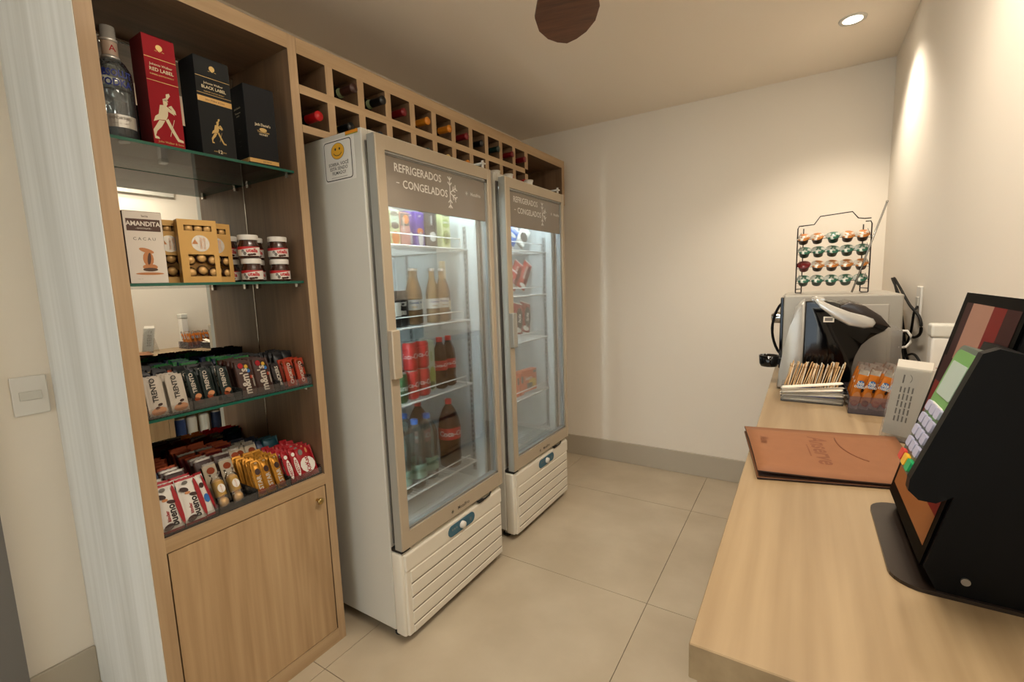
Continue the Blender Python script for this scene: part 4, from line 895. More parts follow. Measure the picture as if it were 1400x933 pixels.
def can(loc, body, txt, label, group):
    t0 = thing('drink_can', label, 'can', loc, (0, 0, R(-30)), group=group)
    mm = M().lathe([(.0001, .002), (.024, .0), (.0305, .010), (.0305, .105), (.026, .116)], body, 26, cap=False)
    mm.text(txt, .030, (.0309, 0, .06), (0, 1, 0), (0, 0, 1), 'ct_white', .02, .8, (0, 0, .0309))
    mm.build('can_body', t0); M().lathe([(.0262, .1165), (.0262, .119), (.024, .119), (.023, .1165), (.0001, .1165)], 'steel', 26, cap=False).build('can_lid', t0)
for k, (x, y, lv, lb) in enumerate(((.10, 2.02, 0, 'red can, lower left of the stacked four on the third fridge shelf'), (.10, 2.02, 1, 'red can, upper left of the stacked four on the third fridge shelf'), (.10, 2.088, 0, 'red can, lower right of the stacked four on the third fridge shelf'), (.10, 2.088, 1, 'red can, upper right of the stacked four on the third fridge shelf'))):
    can((x, y, z3+lv*.1195), 'coke_red', 'Coca-Cola', lb, 'red cans stacked on the third fridge shelf')
can((.105, 1.950, z3), 'guarana', 'Guarana', 'dark green can left of the red cans on the third fridge shelf', None)
for k in range(3): can((.03, 1.96+.067*k, z3), 'black', 'Zero', ('leftmost', 'middle', 'rightmost')[k]+' of three black cans behind the red cans on the third fridge shelf', 'black cans behind the red ones')
t0 = juice((.095, 2.152, z3), .048, .225, .05, 'ct_mint', 'ct_mint', (('coco', .022, 0, .70, 'ct_limegreen', 1),), 'mint and green coconut water carton beside the red cans', ((.1, .3, .4, .2, 'ct_limegreen'), (0, .12, .4, .08, 'guarana')))
t0['group'] = 'cartons on the third fridge shelf'
PET6 = [(.0001, .004), (.022, .0), (.030, .008), (.031, .03), (.029, .05), (.031, .085), (.031, .145), (.027, .175), (.016, .205), (.0125, .215), (.0125, .225)]
bottle('cola_bottle', 'small cola bottle, left one of the two on the third fridge shelf', (.085, 2.222, z3), 'cola', PET6, 'cap_cola', .0145, .020, (.0312, .085, .130, 'coke_red'), (('Coca-Cola', .020, .108, 'ct_white'),), 'small cola bottles in the near fridge')
bottle('cola_bottle', 'small cola bottle, right one of the two on the third fridge shelf', (.080, 2.290, z3), 'cola', PET6, 'cap_cola', .0145, .020, (.0312, .085, .130, 'coke_red'), (('Coca-Cola', .020, .108, 'ct_white'),), 'small cola bottles in the near fridge')
z4 = .5045
WAT = [(.0001, .006), (.030, .0), (.041, .010), (.0415, .06), (.0415, .11), (.039, .118), (.0415, .13), (.0395, .15), (.0415, .165), (.042, .20), (.038, .235), (.024, .262), (.0125, .275), (.0125, .285)]
for i, (x, y, lb) in enumerate(((.10, 1.930, 'water bottle with mint label, leftmost in front on the fridge floor'), (.10, 2.020, 'water bottle with mint label, middle one in front on the fridge floor'), (.085, 2.112, 'water bottle with mint label, rightmost in front on the fridge floor'), (.0, 1.97, 'water bottle with mint label, left one of the rear pair on the fridge floor'), (.0, 2.06, 'water bottle with mint label, right one of the rear pair on the fridge floor'))):
    bottle('water_bottle', lb, (x, y, z4), 'water_bottle', WAT, 'cap_blue', .0155, .020, (.042, .045, .105, 'label_mint'), (('CRYSTAL', .016, .076, 'guarana'),), 'water bottles in the near fridge')
C2L = [(.0001, .008), (.035, .0), (.050, .012), (.051, .05), (.049, .09), (.0515, .12), (.0515, .20), (.046, .235), (.030, .275), (.0135, .300), (.0135, .315)]
bottle('cola_bottle', 'large cola bottle with red label at the right of the fridge floor', (.085, 2.262, z4), 'cola', C2L, 'cap_cola', .0155, .022, (.052, .140, .195, 'coke_red'), (('Coca-Cola', .034, .168, 'ct_white'),), None, rz=-26)
bottle('cola_bottle', 'large cola bottle standing behind the water bottles', (-.02, 2.17, z4), 'cola', C2L, 'cap_cola', .0155, .022, (.052, .140, .195, 'coke_red'), (('Coca-Cola', .034, .168, 'ct_white'),), None, rz=-26)

# ------------------------------------------------------------------ contents of the far fridge
KINDS['icepink'] = dict(w=.075, h=.150, t=.030, base='ice_pink', tip='ct_white', patches=((0, .3, .4, .12, 'ct_white', 0), (.1, .7, .3, .15, 'ice_red', 0)), art=(('GELO', .022, 0, .5, 'ct_white', 1, 1),))
KINDS['iceblue'] = dict(w=.09, h=.12, t=.030, base='ice_blue', tip='ct_white', patches=((0, .5, .3, .1, 'ct_white', 0),), art=(('OREO', .020, 0, .75, 'ct_white', 0, 1),))
KINDS['icegrey'] = dict(w=.075, h=.150, t=.026, base='ct_white', tip='ct_white', patches=((0, .45, .4, .2, 'ct_greydark', 0), (0, .15, .4, .1, 'ct_white', 0)), art=())
KINDS['icered'] = dict(w=.070, h=.205, t=.030, base='ice_red', tip='ct_white', patches=((.15, .5, .2, .35, 'pk_red_dark', 0), (0, .12, .35, .07, 'ct_white', 0)), art=(('LINGUICA', .020, -.15, .55, 'ct_white', 1, 1),))
KINDS['iceblack'] = dict(w=.085, h=.200, t=.034, base='pk_red', tip='ct_white', patches=((.05, .5, .30, .33, 'black', 0), (-.1, .14, .3, .08, 'ct_white', 0)), art=(('Sadia', .026, .05, .5, 'ct_white', 1, 1),))
KINDS['yellowbag'] = dict(w=.13, h=.19, t=.05, base='bag_yellow', tip='bag_yellow', patches=((0, .35, .35, .2, 'wafer', 0), (.1, .65, .3, .1, 'ct_white', 0)), art=(('BATATA', .018, 0, .65, 'coke_red', 0, 1),))
def froz(kind, loc, lean, rz, label, roll=0, g=None):
    k_ = KINDS[kind]; loc = (loc[0]-.03, loc[1], loc[2]+abs(math.sin(R(roll)))*k_['w']/2+.006)
    packet(kind, loc, lean, rz, label, 'frozen food pack', 'frozen_food_pack', g, roll)
froz('iceblue', (.10, 2.855, 1.540), 8, -15, 'bright blue ice cream packet at the left of the top far fridge shelf', -32)
froz('icepink', (.06, 2.925, 1.537), 8, -10, 'pink packet tilted beside the blue one in the far fridge', -30)
froz('icepink', (.02, 2.965, 1.537), 8, -10, 'pink packet tilted behind the first pink one in the far fridge', -34)
froz('icegrey', (.09, 2.985, 1.537), 10, -12, 'white and grey packet tilted against the pink ones in the far fridge', -42)
froz('icered', (.075, 2.905, 1.290), 12, -12, 'long red pack tilted, left one on the second far fridge shelf', -36)
froz('icered', (.085, 2.995, 1.290), 12, -12, 'long red pack tilted, right one on the second far fridge shelf', -36)
froz('icepink', (.09, 2.835, 1.290), 12, -12, 'small pink packet at the left of the second far fridge shelf', -36)
froz('iceblack', (.09, 2.855, 1.032), 12, -12, 'red and black pack, leftmost on the third far fridge shelf', -10)
froz('iceblack', (.085, 2.95, 1.032), 12, -12, 'red and black pack, middle one on the third far fridge shelf', -14)
froz('iceblack', (.08, 3.045, 1.032), 12, -12, 'red and black pack, rightmost on the third far fridge shelf', -16)
for i, (x, y, rz_) in enumerate(((.035, 2.775, -90), (.035, 2.820, -90), (.035, 2.865, -90), (.10, 2.99, -4))):
    t0 = thing('frozen_food_box', ('leftmost of three narrow-side-out orange frozen food boxes in the far fridge', 'middle of three narrow-side-out orange frozen food boxes in the far fridge', 'rightmost of three narrow-side-out orange frozen food boxes in the far fridge', 'orange frozen food box showing its printed front, right of the three others')[i], 'box', (x, y, .7075), (0, 0, R(rz_)), group='orange boxes on the fourth far fridge shelf')
    mm = carton(.17, .036, .130, 'seara', 'seara')
    fp(mm, 'Seara', .034, .0, .080, 'ct_white', bold=.02); mm.ell((XF, .040, .045), .042, .03, (0, 1, 0), (0, 0, 1), 'bag_yellow', 16); mm.box(XF, XF*1.5, -.02, .04, .02, .05, 'ct_greydark')
    mm.box(XF, XF*1.5, .05, .08, .105, .12, 'ct_greydark')
    mm.box(-.028, -.008, .0851, .0855, .07, .11, 'ct_greydark')
    mm.build('printed_carton', t0); M().box(-.0355, -.0005, -.0845, .0845, .130, .1312, 'seara').build('lid_flap', t0)
froz('yellowbag', (.05, 2.87, .445), 14, -15, 'yellow bag of frozen food on the floor of the far fridge', -6)
froz('yellowbag', (-.03, 2.88, .445), 14, -8, 'yellow bag of frozen food behind the first yellow bag', -4)

# ------------------------------------------------------------------ counter along the right wall
XC, ZC = 1.383, .960
cn = thing('counter', 'pale wooden counter running along the right wall up to the coffee machine', 'counter', (1.6, 1.13, 0))
P(M().rbox(XC, XR-.001, 1.123, YB-.015, .918, ZC, 'counter_wood', .0012, 1), 'worktop', par=cn)
P(M().box(XC+.008, XR-.016, 1.131, 1.166, .16, .918, 'oak_along_wall').box(XC+.008, XR-.016, 1.131, 1.166, .0, .16, 'oak_along_wall'), 'side_panel', par=cn)
P(M().box(XR-.035, XR-.016, 1.166, YB-.02, .0, .918, 'oak_along_wall'), 'back_panel', par=cn)
for y in (1.95, 2.33, 3.0, YB-.06): P(M().box(XC+.010, XR-.035, y, y+.03, .05, .918, 'oak_vertical'), 'divider', par=cn)
P(M().box(XC+.010, XR-.035, 1.166, YB-.06, .30, .33, 'oak_along_wall'), 'shelf', par=cn)
P(M().box(XC+.010, XR-.035, 1.166, YB-.06, .02, .05, 'oak_along_wall'), 'bottom_board', par=cn)
P(M().box(XC+.010, XC+.028, 1.168, 1.948, .055, .912, 'oak_door'), 'door', par=cn)
P(M().box(XC+.010, XC+.028, 3.032, YB-.062, .055, .912, 'oak_door'), 'door', par=cn)
mat('can_blue', '22427f', .4); mat('can_pink', 'b03060', .4)
for i, (y, bd, lbm, lb) in enumerate(((2.035, 'can_blue', 'pk_pinkred', 'navy and red can under the counter, seen in the mirror'), (2.105, 'ct_white', 'can_blue', 'white and blue can under the counter, seen in the mirror'), (2.185, 'ct_white', 'can_pink', 'white and pink can under the counter, seen in the mirror'), (2.265, 'pk_navy', 'can_pink', 'dark can under the counter, next to the white and pink one'))):
    t0 = thing('tall_can', lb, 'can', (1.45, y, .3305), group='tall cans on the shelf under the counter')
    M().lathe([(.0001, .002), (.030, 0), (.032, .006), (.032, .05)], lbm, 24, cap=False).lathe([(.032, .05), (.032, .160), (.028, .17)], bd, 24, cap=False).build('can_body', t0)
    M().lathe([(.0285, .168), (.0285, .176), (.0001, .177)], 'steel', 24, cap=False).build('can_lid', t0)
for i, y in enumerate((2.42, 2.52)):
    t0 = thing('snack_box', ('left', 'right')[i]+' one of two red patterned boxes under the counter', 'box', (1.43, y, .3305), (0, 0, R(180)), group='red boxes under the counter')
    mm = carton(.09, .05, .15, 'pk_pinkred', 'pk_red_dark'); mm.ell((XF, 0, .06), .025, .02, (0, 1, 0), (0, 0, 1), 'can_blue', 12); mm.ell((XF, .01, .12), .02, .014, (0, 1, 0), (0, 0, 1), 'bag_yellow', 12)
    mm.build('printed_carton', t0); M().box(-.049, -.001, -.044, .044, .15, .151, 'pk_red_dark').build('lid_flap', t0)

# microwave oven behind the coffee machine: its door faces the room
ov = thing('mini_oven', 'silver grey countertop oven behind the coffee machine, seen from its side', 'oven', (1.59, 2.95, ZC))
def PO(mm, name, label=None): return P(mm, name, label, ov)
PO(M().rbox(1.411, 1.775, 2.742, 3.19, ZC+.012, 1.270, 'oven_grey', .006, 3).rbox(1.50, 1.735, 2.738, 2.744, ZC+.05, 1.235, 'oven_emboss', .0028, 2), 'housing')
PO(M().rbox(1.400, 1.411, 2.75, 3.18, ZC+.02, 1.262, 'black_gloss', .003, 2), 'glass_door')
pts = [(1.409, 2.775, 1.245)]+[(1.409-.036*math.sin(math.pi*i/12)**.7, 2.775, 1.245-.215*i/12) for i in range(1, 12)]+[(1.409, 2.775, 1.03)]
PO(M().tube(pts, .0055, 'matte_black'), 'door_handle', 'curved black handle')
for z in (1.178,):
    PO(M().cyl((1.402, 2.83, z), (1.375, 2.83, z), .024, 'chrome', 22).cyl((1.376, 2.83, z), (1.366, 2.83, z), .020, 'chrome', 22, .014), 'control_knob', 'chrome knob')
for x in (1.44, 1.74):
    for y in (2.78, 3.15): PO(M().cyl((x, y, ZC), (x, y, ZC+.013), .014, 'dark_rubber'), 'foot')

# coffee machine, seen from its flank; it faces the room
cm = thing('coffee_machine', 'silver and black capsule coffee machine on the counter beside the oven', 'coffee machine', (1.55, 2.55, ZC))
def PC(mm, name, label=None): return P(mm, name, label, cm)
ya, yb_ = 2.45, 2.66
shell = [(1.408, ZC+.006), (1.412, 1.02), (1.424, 1.10), (1.440, 1.18), (1.452, 1.232), (1.468, 1.254), (1.480, 1.261), (1.482, ZC+.006)]
mm = M(); mm.bprism(shell, ya-.004, yb_+.004, 'silver_paint', .008); PC(mm, 'front_shell', 'satin silver front shell')
body = [(1.482, ZC+.006), (1.482, 1.262), (1.520, 1.264), (1.56, 1.258), (1.62, 1.236), (1.66, 1.214), (1.700, 1.180), (1.690, 1.168), (1.655, 1.150), (1.632, 1.125), (1.618, 1.09), (1.612, 1.05), (1.612, ZC+.006)]
PC(M().bprism(body, ya, yb_, 'black_gloss', .004), 'body', 'glossy black body')
hood = [(1.575, 1.250), (1.60, 1.258), (1.64, 1.246), (1.68, 1.216), (1.706, 1.180), (1.680, 1.186), (1.650, 1.196), (1.61, 1.216), (1.575, 1.238)]
mat('hood_brown', '3a322d', .25, .2)
PC(M().bprism(hood, ya-.006, yb_+.006, 'hood_brown', .004), 'hood', 'dark smoky hood')
lev = [(1.500, 1.272), (1.520, 1.268), (1.560, 1.246), (1.600, 1.228), (1.640, 1.216), (1.662, 1.208), (1.669, 1.194), (1.662, 1.180), (1.640, 1.176), (1.600, 1.184), (1.560, 1.208), (1.525, 1.240)]
PC(M().bprism(lev, ya-.010, ya+.03, 'silver_light', .007).bprism(lev, yb_-.03, yb_+.010, 'silver_light', .007).box(1.50, 1.535, ya+.03, yb_-.03, 1.255, 1.268, 'silver_light'), 'lever', 'shiny silver lever')
PC(M().box(1.533, 1.562, ya-.0008, ya, 1.194, 1.212, 'paper').box(1.537, 1.558, ya-.0011, ya-.0008, 1.198, 1.208, 'print_grey'), 'sticker', 'small white barcode sticker')
tank = [(1.615, ZC+.012), (1.615, 1.05), (1.622, 1.09), (1.636, 1.122), (1.660, 1.150), (1.695, 1.168), (1.735, 1.172), (1.735, ZC+.012)]
PC(M().prism(tank, ya+.002, yb_-.002, 'tank_plastic', 'xz'), 'water_tank', 'clear smoky water tank')
PC(M().tube([(1.735, 2.5, 1.165), (1.752, 2.5, 1.166), (1.762, 2.5, 1.15), (1.762, 2.5, 1.13), (1.752, 2.5, 1.115), (1.735, 2.5, 1.112)], .004, 'white_plastic'), 'tank_handle')
PC(M().rbox(1.42, 1.74, ya-.002, yb_+.002, ZC, ZC+.008, 'dark_rubber', .002, 1), 'base')
PC(M().lathe([(.0001, 0), (.026, 0), (.031, .010), (.033, .040), (.029, .040), (.027, .012), (.0001, .012)], 'black_gloss', 26, Matrix.Translation((1.378, 2.53, 1.025)), cap=False).box(1.395, 1.42, 2.515, 2.545, 1.035, 1.055, 'matte_black'), 'cup_holder', 'black round drip cup')

# capsule stand on the oven
cs = thing('capsule_stand', 'black wire stand with four tiers of coffee capsules on top of the oven', 'capsule stand', (1.57, 2.93, 1.271))
def PW(mm, name, label=None): return P(mm, name, label, cs)
def WX(u, x0=1.446, x1=1.688): return x0+(x1-x0)*u
yf = 2.915; yr = 2.99
for u in (0, 1):
    x = WX(u); s_ = 1 if u == 0 else -1
    PW(M().tube([(x, yf, 1.2735), (x-s_*.0, yf, 1.535), (x+s_*.004, yf, 1.545), (x+s_*.02, yf, 1.545)], .0022, 'wire_black').tube([(x+s_*.02, yr, 1.2735), (x+s_*.02, yr, 1.54)], .0022, 'wire_black').tube([(x, yf, 1.288), (x+s_*.02, yr, 1.288)], .002, 'wire_black').tube([(x, yf, 1.2735), (x+s_*.02, yf+.0, 1.2735), (x+s_*.02, yr, 1.2735)], .002, 'wire_black'), 'side_frame')
PW(M().tube([(WX(0)+.003, yf, 1.545), (WX(.16), yf, 1.547), (WX(.23), yf, 1.548), (WX(.31), yf, 1.578), (WX(.74), yf, 1.586), (WX(.82), yf, 1.560), (WX(.90), yf, 1.556), (WX(1)-.003, yf, 1.556)], .0022, 'wire_black'), 'top_handle')
TZ = (1.492, 1.438, 1.381, 1.322)
for z in TZ:
    mm = M()
    mm.tube([(WX(0)+.01, yf-.004, z-.002), (WX(1)-.01, yf-.004, z-.002)], .0013, 'wire_black').tube([(WX(0)+.01, yf+.034, z+.012), (WX(1)-.01, yf+.034, z+.012)], .0013, 'wire_black')
    for u in (0, 1):
        x = WX(u); s_ = 1 if u == 0 else -1
        mm.tube([(x, yf, z-.008), (x+s_*.016, yf-.004, z-.008), (x+s_*.012, yf, z+.026), (x, yf, z-.008)], .0012, 'wire_black')
    PW(mm, 'tier_wire')
foil('cap_lid_orange', 'd8cfc0', 'c27a35', 60); foil('cap_lid_green', 'c9cbc0', '2f6b55', 70); mat('cap_cup_green', '123c30', .3); mat('cap_cup_brown', '3d1d10', .3); mat('cap_cup_red', '6d1418', .3)
for r_, z in enumerate(TZ):
    for k in range(5):
        if r_ in (1, 3): cu, li, cn_ = 'cap_cup_green', 'cap_lid_green', 'dark green'
        else: cu, li, cn_ = 'cap_cup_brown', 'cap_lid_orange', 'brown with pale orange lid'
        if r_ == 0 and k == 2: cu, li, cn_ = 'cap_cup_green', 'cap_lid_green', 'dark green'
        if r_ == 2 and k == 0: cu, li, cn_ = 'cap_cup_red', 'cap_cup_red', 'dark red'
        x = 1.472+.0475*k+(-.006 if r_ == 0 and k < 2 else 0)
        t0 = thing('coffee_capsule', '%s coffee capsule, %s in the %s tier' % (cn_, ('leftmost', 'second from left', 'middle', 'second from right', 'rightmost')[k], ('top', 'second', 'third', 'bottom')[r_]), 'coffee capsule', (x, yf+.012, z), (R(38), R(rnd.uniform(-8, 8)), 0), group='coffee capsules on the wire stand'); t0.scale = (1.15, 1.15, 1.15)
        M().lathe([(.0001, -.014), (.014, -.014), (.018, .006), (.0205, .008)], cu, 18, cap=False).build('cup', t0)
        M().lathe([(.0215, .008), (.0215, .0095), (.0001, .0115)], li, 18, cap=False).build('foil_lid', t0)
# thin rod leaning on the stand in its clear holder
rd = thing('acrylic_rod', 'long thin clear rod leaning to the right in front of the capsule stand', 'rod', (1.632, 2.85, 1.272))
M().tube([(0, 0, .003), (.090, .0, .332)], .0032, 'clear_plastic', 8).tube([(0.001, 0, .006), (.0895, .0, .330)], .0022, 'silver_light', 6).build('rod_shaft', rd)
M().sphere((.090, 0, .333), .004, 'clear_plastic', 10).build('rod_tip', rd)

# tray with stirrers and straws
def open_tray(label, x0, x1, y0, y1, h, m_, rz=0):
    t0 = thing('clear_tray', label, 'tray', ((x0+x1)/2, (y0+y1)/2, ZC), (0, 0, R(rz))); a, b = (x1-x0)/2, (y1-y0)/2; w_ = .0025
    M().box(-a, a, -b, b, .0006, w_, m_).build('tray_base', t0)
    for q in ((-a, a, -b, -b+w_), (-a, a, b-w_, b), (-a, -a+w_, -b+w_, b-w_), (a-w_, a, -b+w_, b-w_)): M().box(*q, w_, h, m_).build('side_wall', t0)
    return t0
open_tray('clear tray full of beige sugar sachets and white paper straws', 1.426, 1.586, 2.279, 2.400, .044, 'clear_plastic')
mat('sachet_beige', 'd0a876', .7); mat('sachet_light', 'dcc298', .7); mat('sachet_dark', 'a8804f', .7)
for k in range(34):
    x = 1.433+.0043*k; lean = -16+rnd.uniform(-5, 5)
    mm = M().rbox(-.0012, .0012, -.018, .018, 0, .076+rnd.uniform(-.006, .007), ('sachet_beige', 'sachet_light', 'sachet_beige', 'paper')[k % 4], .0006, 1).box(-.0013, .0013, -.018, .018, .062, .065, 'sachet_dark')
    o = mm.build('sugar_sachet', None, (x, 2.372+rnd.uniform(-.004, .004), ZC+.034), (R(-6+rnd.uniform(-4, 4)), R(-lean*.9), R(rnd.uniform(-8, 8))))
    if k == 0: tag(o, 'beige sugar sachet at the very left end of the upright row in the tray', 'sachet', 'sugar sachets standing in the tray')
    elif k == 33: tag(o, 'beige sugar sachet at the very right end of the upright row in the tray', 'sachet', 'sugar sachets standing in the tray')
    else: tag(o, 'beige sugar sachet within the tightly packed upright row in the tray', 'sachet', 'sugar sachets standing in the tray')
M().box(-.062, .062, -.016, .016, 0, .03, 'pk_blue').build('sachet_bundle_wrap', None, (1.51, 2.372, ZC+.0032)); tag(bpy.data.objects['sachet_bundle_wrap'], 'dark blue paper box at the bottom of the sachet tray', 'box'); bpy.data.objects['sachet_bundle_wrap'].name = 'small_blue_box'
for k in range(18):
    lv = k//5; yy = 2.292+.0095*(k % 5)+(.003 if lv % 2 else 0)
    ang = rnd.uniform(-3, 3)+(lv-1.5)*2.5
    o = M().rbox(-.078, .078, -.0042, .0042, 0, .0042, 'straw_paper', .0012, 1).box(-.080, -.078, -.0042, .0042, .0012, .0026, 'straw_paper').box(.078, .080, -.0042, .0042, .0012, .0026, 'straw_paper').build('paper_straw', None, (1.507+rnd.uniform(-.004, .005), yy, ZC+.004+lv*.0145+.0015*(k % 2)), (0, R(-2.6*lv-rnd.uniform(0, 1.5)), R(ang)))
    tag(o, 'white paper wrapped straw lying in the pile at the front of the tray' if k < 15 else 'white paper wrapped straw, %s on top of the pile in the tray' % ('frontmost', 'middle one', 'rearmost')[k-15], 'straw', 'white paper straws lying in the tray')
# tray with snack packets
open_tray('violet tinted clear tray full of orange biscuit packets', 1.592, 1.742, 2.202, 2.400, .050, 'clear_violet')
KINDS['snack'] = dict(w=.025, h=.118, t=.010, base='pk_snack', back='pk_snack', tip='foil_silver', seal=.016, patches=((0, .28, .40, .17, 'wafer', 0), (0, .16, .35, .08, 'pk_orange_red', 0), (.35, .5, .12, .05, 'pk_brown_dark', 0)), art=(('bis', .015, 0, .66, 'ct_white', 0, 1), ('coito', .013, 0, .58, 'ct_white', 0, 1)))
KINDS['snack']['patches'] += ((0, .63, .36, .10, 'pk_skyblue', 0),)
for row, yy in enumerate((2.232, 2.268, 2.304, 2.340, 2.376)):
    for k in range(5):
        nm_ = ('leftmost', 'second from left', 'middle one', 'second from right', 'rightmost')[k]
        packet('snack', (1.604+.0225*k+.006*(row % 2)+rnd.uniform(-.002, .002), yy, ZC+.006), -6+rnd.uniform(-3, 3), -90+rnd.uniform(-12, 12), 'orange biscuit packet, %s in the %s row of the violet tray' % (nm_, ('front', 'second', 'third', 'fourth', 'rear')[row]), 'biscuit packet', 'biscuit_packet', 'orange biscuit packets in the tray', roll=-15+rnd.uniform(-4, 4))
# leaning menu card in clear holder
ca = thing('card_holder', 'clear acrylic holder with white printed card leaning beside the payment kiosk', 'card holder', (1.668, 1.985, ZC+.0014), (R(-15), 0, R(-36)))
M().box(-.030, .040, -.001, .001, .012, .190, 'paper').build('printed_card', ca)
mm = M()
for i, (x_, z_) in enumerate([(a, b) for a in (-.012, -.004, .004, .012) for b in (.045, .062, .079, .096, .113)]): mm.box(x_-.0015, x_+.0015, -.0014, -.001, z_, z_+.012+.003*((i*7) % 3)*.5, 'print_grey')
mm.tube([(-.006+.012*math.cos(R(a)), -.0013, .146+.012*math.sin(R(a))) for a in range(-40, 60, 12)], .0006, 'print_grey', 4).box(-.012, -.009, -.0014, -.001, .135, .155, 'print_grey')
mm.build('card_print', ca)
M().box(-.033, .043, -.0035, -.0022, .001, .172, 'clear_plastic').box(-.033, .043, .0022, .0035, .001, .172, 'clear_plastic').box(-.033, .043, -.0035, .0035, 0, .001, 'clear_plastic').build('acrylic_sleeve', ca)
M().prism([(.0035, .100), (.0035, .105), (.062, .0185), (.058, .0175)], -.033, .043, 'clear_plastic', 'yz').build('acrylic_foot', ca)
# white bottle behind
wb = thing('sanitiser_bottle', 'white plastic bottle with red print behind the leaning card', 'bottle', (1.795, 2.27, ZC))
M().rbox(-.03, .03, -.022, .022, 0, .215, 'white_plastic', .006, 3).text('---', .012, (-.012, -.0224, .135), (1, 0, 0), (0, 0, 1), 'pk_red').text('--', .010, (-.014, -.0224, .125), (1, 0, 0), (0, 0, 1), 'pk_red').build('bottle_body', wb)
M().rbox(-.032, .032, -.024, .024, .215, .250, 'white_enamel', .006, 3).build('cap', wb)
# leather folder
fo = thing('leather_folder', 'tan leather menu folder with embossed name lying across the counter edge', 'folder', (1.507, 1.79, ZC))
A_, B_, C_, D_ = Vector((1.412, 1.614)), Vector((1.680, 1.690)), Vector((1.668, 1.985)), Vector((1.361, 1.905))
def fold_sheet(z0, z1, bow, m_, inset=0):
    mm = M(); nu, nv = 10, 8; vs_ = []
    for sd in (0, 1):
        for j in range(nv+1):
            for i in range(nu+1):
                u, v = i/nu, j/nv; p = (A_*(1-u)+B_*u)*(1-v)+(D_*(1-u)+C_*u)*v
                c = (A_+B_+C_+D_)/4; p = c+(p-c)*(1-inset)
                vs_.append((p.x, p.y, (z1 if sd else z0)+bow*(1-u)**2*math.sin(math.pi*min(1, v*.75+.25))+bow*.5*v*(1-u)))
    N_ = (nu+1)*(nv+1); fs_ = []
    for j in range(nv):
        for i in range(nu):
            a = j*(nu+1)+i; fs_.append((a+N_, a+1+N_, a+nu+2+N_, a+nu+1+N_)); fs_.append((a, a+nu+1, a+nu+2, a+1))
    bd = [i for i in range(nu+1)]+[(j*(nu+1)+nu) for j in range(1, nv+1)]+[nv*(nu+1)+i for i in range(nu-1, -1, -1)]+[j*(nu+1) for j in range(nv-1, 0, -1)]
    for k in range(len(bd)): a, b = bd[k], bd[(k+1) % len(bd)]; fs_.append((a, b, b+N_, a+N_))
    ms_ = [m_]*(2*nu*nv)+['leather_edge']*len(bd)
    return mm.add(vs_, fs_, ms_, True)
P(fold_sheet(ZC+.0008, ZC+.004, 0, 'leather'), 'rear_cover', par=fo)
P(fold_sheet(ZC+.0045, ZC+.006, .003, 'leather_edge', .02), 'inner_pages', par=fo)
P(fold_sheet(ZC+.0075, ZC+.0105, .012, 'leather'), 'front_cover', par=fo)
ex = (B_-A_).normalized(); ey = (D_-A_).normalized(); zz = ZC+.0125
dn = Vector((.12, -1, 0)).normalized(); up_ = Vector((1, .12, 0)).normalized()
def fz(x, y):
    d = Vector((x, y))-A_; e1, e2 = B_-A_, D_-A_; dt = e1.x*e2.y-e1.y*e2.x
    u = (d.x*e2.y-d.y*e2.x)/dt; v = (e1.x*d.y-e1.y*d.x)/dt
    return ZC+.0112+.012*(1-u)**2*math.sin(math.pi*min(1, max(0, v*.75+.25)))+.006*v*(1-u)
mm = M().text('Anserve', .050, (1.520, 1.800, zz+.0015), dn, up_, 'leather_print', .02, 1.05).text('---------', .026, (1.499, 1.785, zz+.0018), dn, up_, 'leather_print', 0).text('Menu', .026, (1.412, 1.800, zz+.0095), dn, up_, 'leather_print', .01, .9)
mm.v = [(x, y, fz(x, y)) for x, y, z in mm.v]
P(mm, 'embossed_lettering', par=fo)
mm = M().tube([(x, y, fz(x, y)) for x, y in [(1.548+.075*(1-math.cos(R(a))), 1.905-.135*math.sin(R(a))) for a in range(0, 80, 8)]], .0014, 'leather_print', 5)
P(mm, 'embossed_arc', par=fo)

# ------------------------------------------------------------------ payment kiosk
ki = thing('payment_kiosk', 'black self-checkout kiosk with tilted touch screen at the near end of the counter', 'kiosk', (1.70, 1.47, ZC))
def PK(mm, name, label=None, par=None): return P(mm, name, label, par or ki)
def rpoly(x0, x1, y0, y1, r, n=6):
    pts = []
    for cx, cy, a0 in ((x1-r, y1-r, 0), (x0+r, y1-r, 90), (x0+r, y0+r, 180), (x1-r, y0+r, 270)):
        for i in range(n+1): a = R(a0+90*i/n); pts.append((cx+r*math.cos(a), cy+r*math.sin(a)))
    return pts
mat('base_brown', '2a211b', .3, .2); mat('bezel_black', '010101', .5, spec=.03)
PK(M().prism(rpoly(1.582, 1.825, 1.345, 1.600, .035), ZC+.0003, ZC+.005, 'base_brown', 'xy'), 'base_plate', 'dark bronze base plate')
sil = [(1.625, ZC+.005), (1.612, .992), (1.686, 1.312), (1.70, 1.300), (1.825, 1.05), (1.825, ZC+.005)]
mm = M().prism(sil, 1.350, 1.356, 'matte_black', 'xz').prism(sil, 1.598, 1.604, 'matte_black', 'xz')
mm.prism([(1.640, ZC+.005), (1.630, .995), (1.696, 1.295), (1.700, 1.292), (1.820, 1.045), (1.820, ZC+.005)], 1.356, 1.598, 'matte_black', 'xz')
PK(mm, 'housing')
PK(M().cyl((1.650, 1.350, .985), (1.650, 1.3475, .985), .0045, 'steel', 14), 'screw', 'bright round screw')
tl = math.atan2(.075, .328)
SB = Vector((1.609, 0, .990)); SV = Vector((math.sin(tl), 0, math.cos(tl))); SN = Vector((-math.cos(tl), 0, math.sin(tl)))
def SP(y, v, o=0): p = SB+SV*v+SN*o; return (p.x, y, p.z)
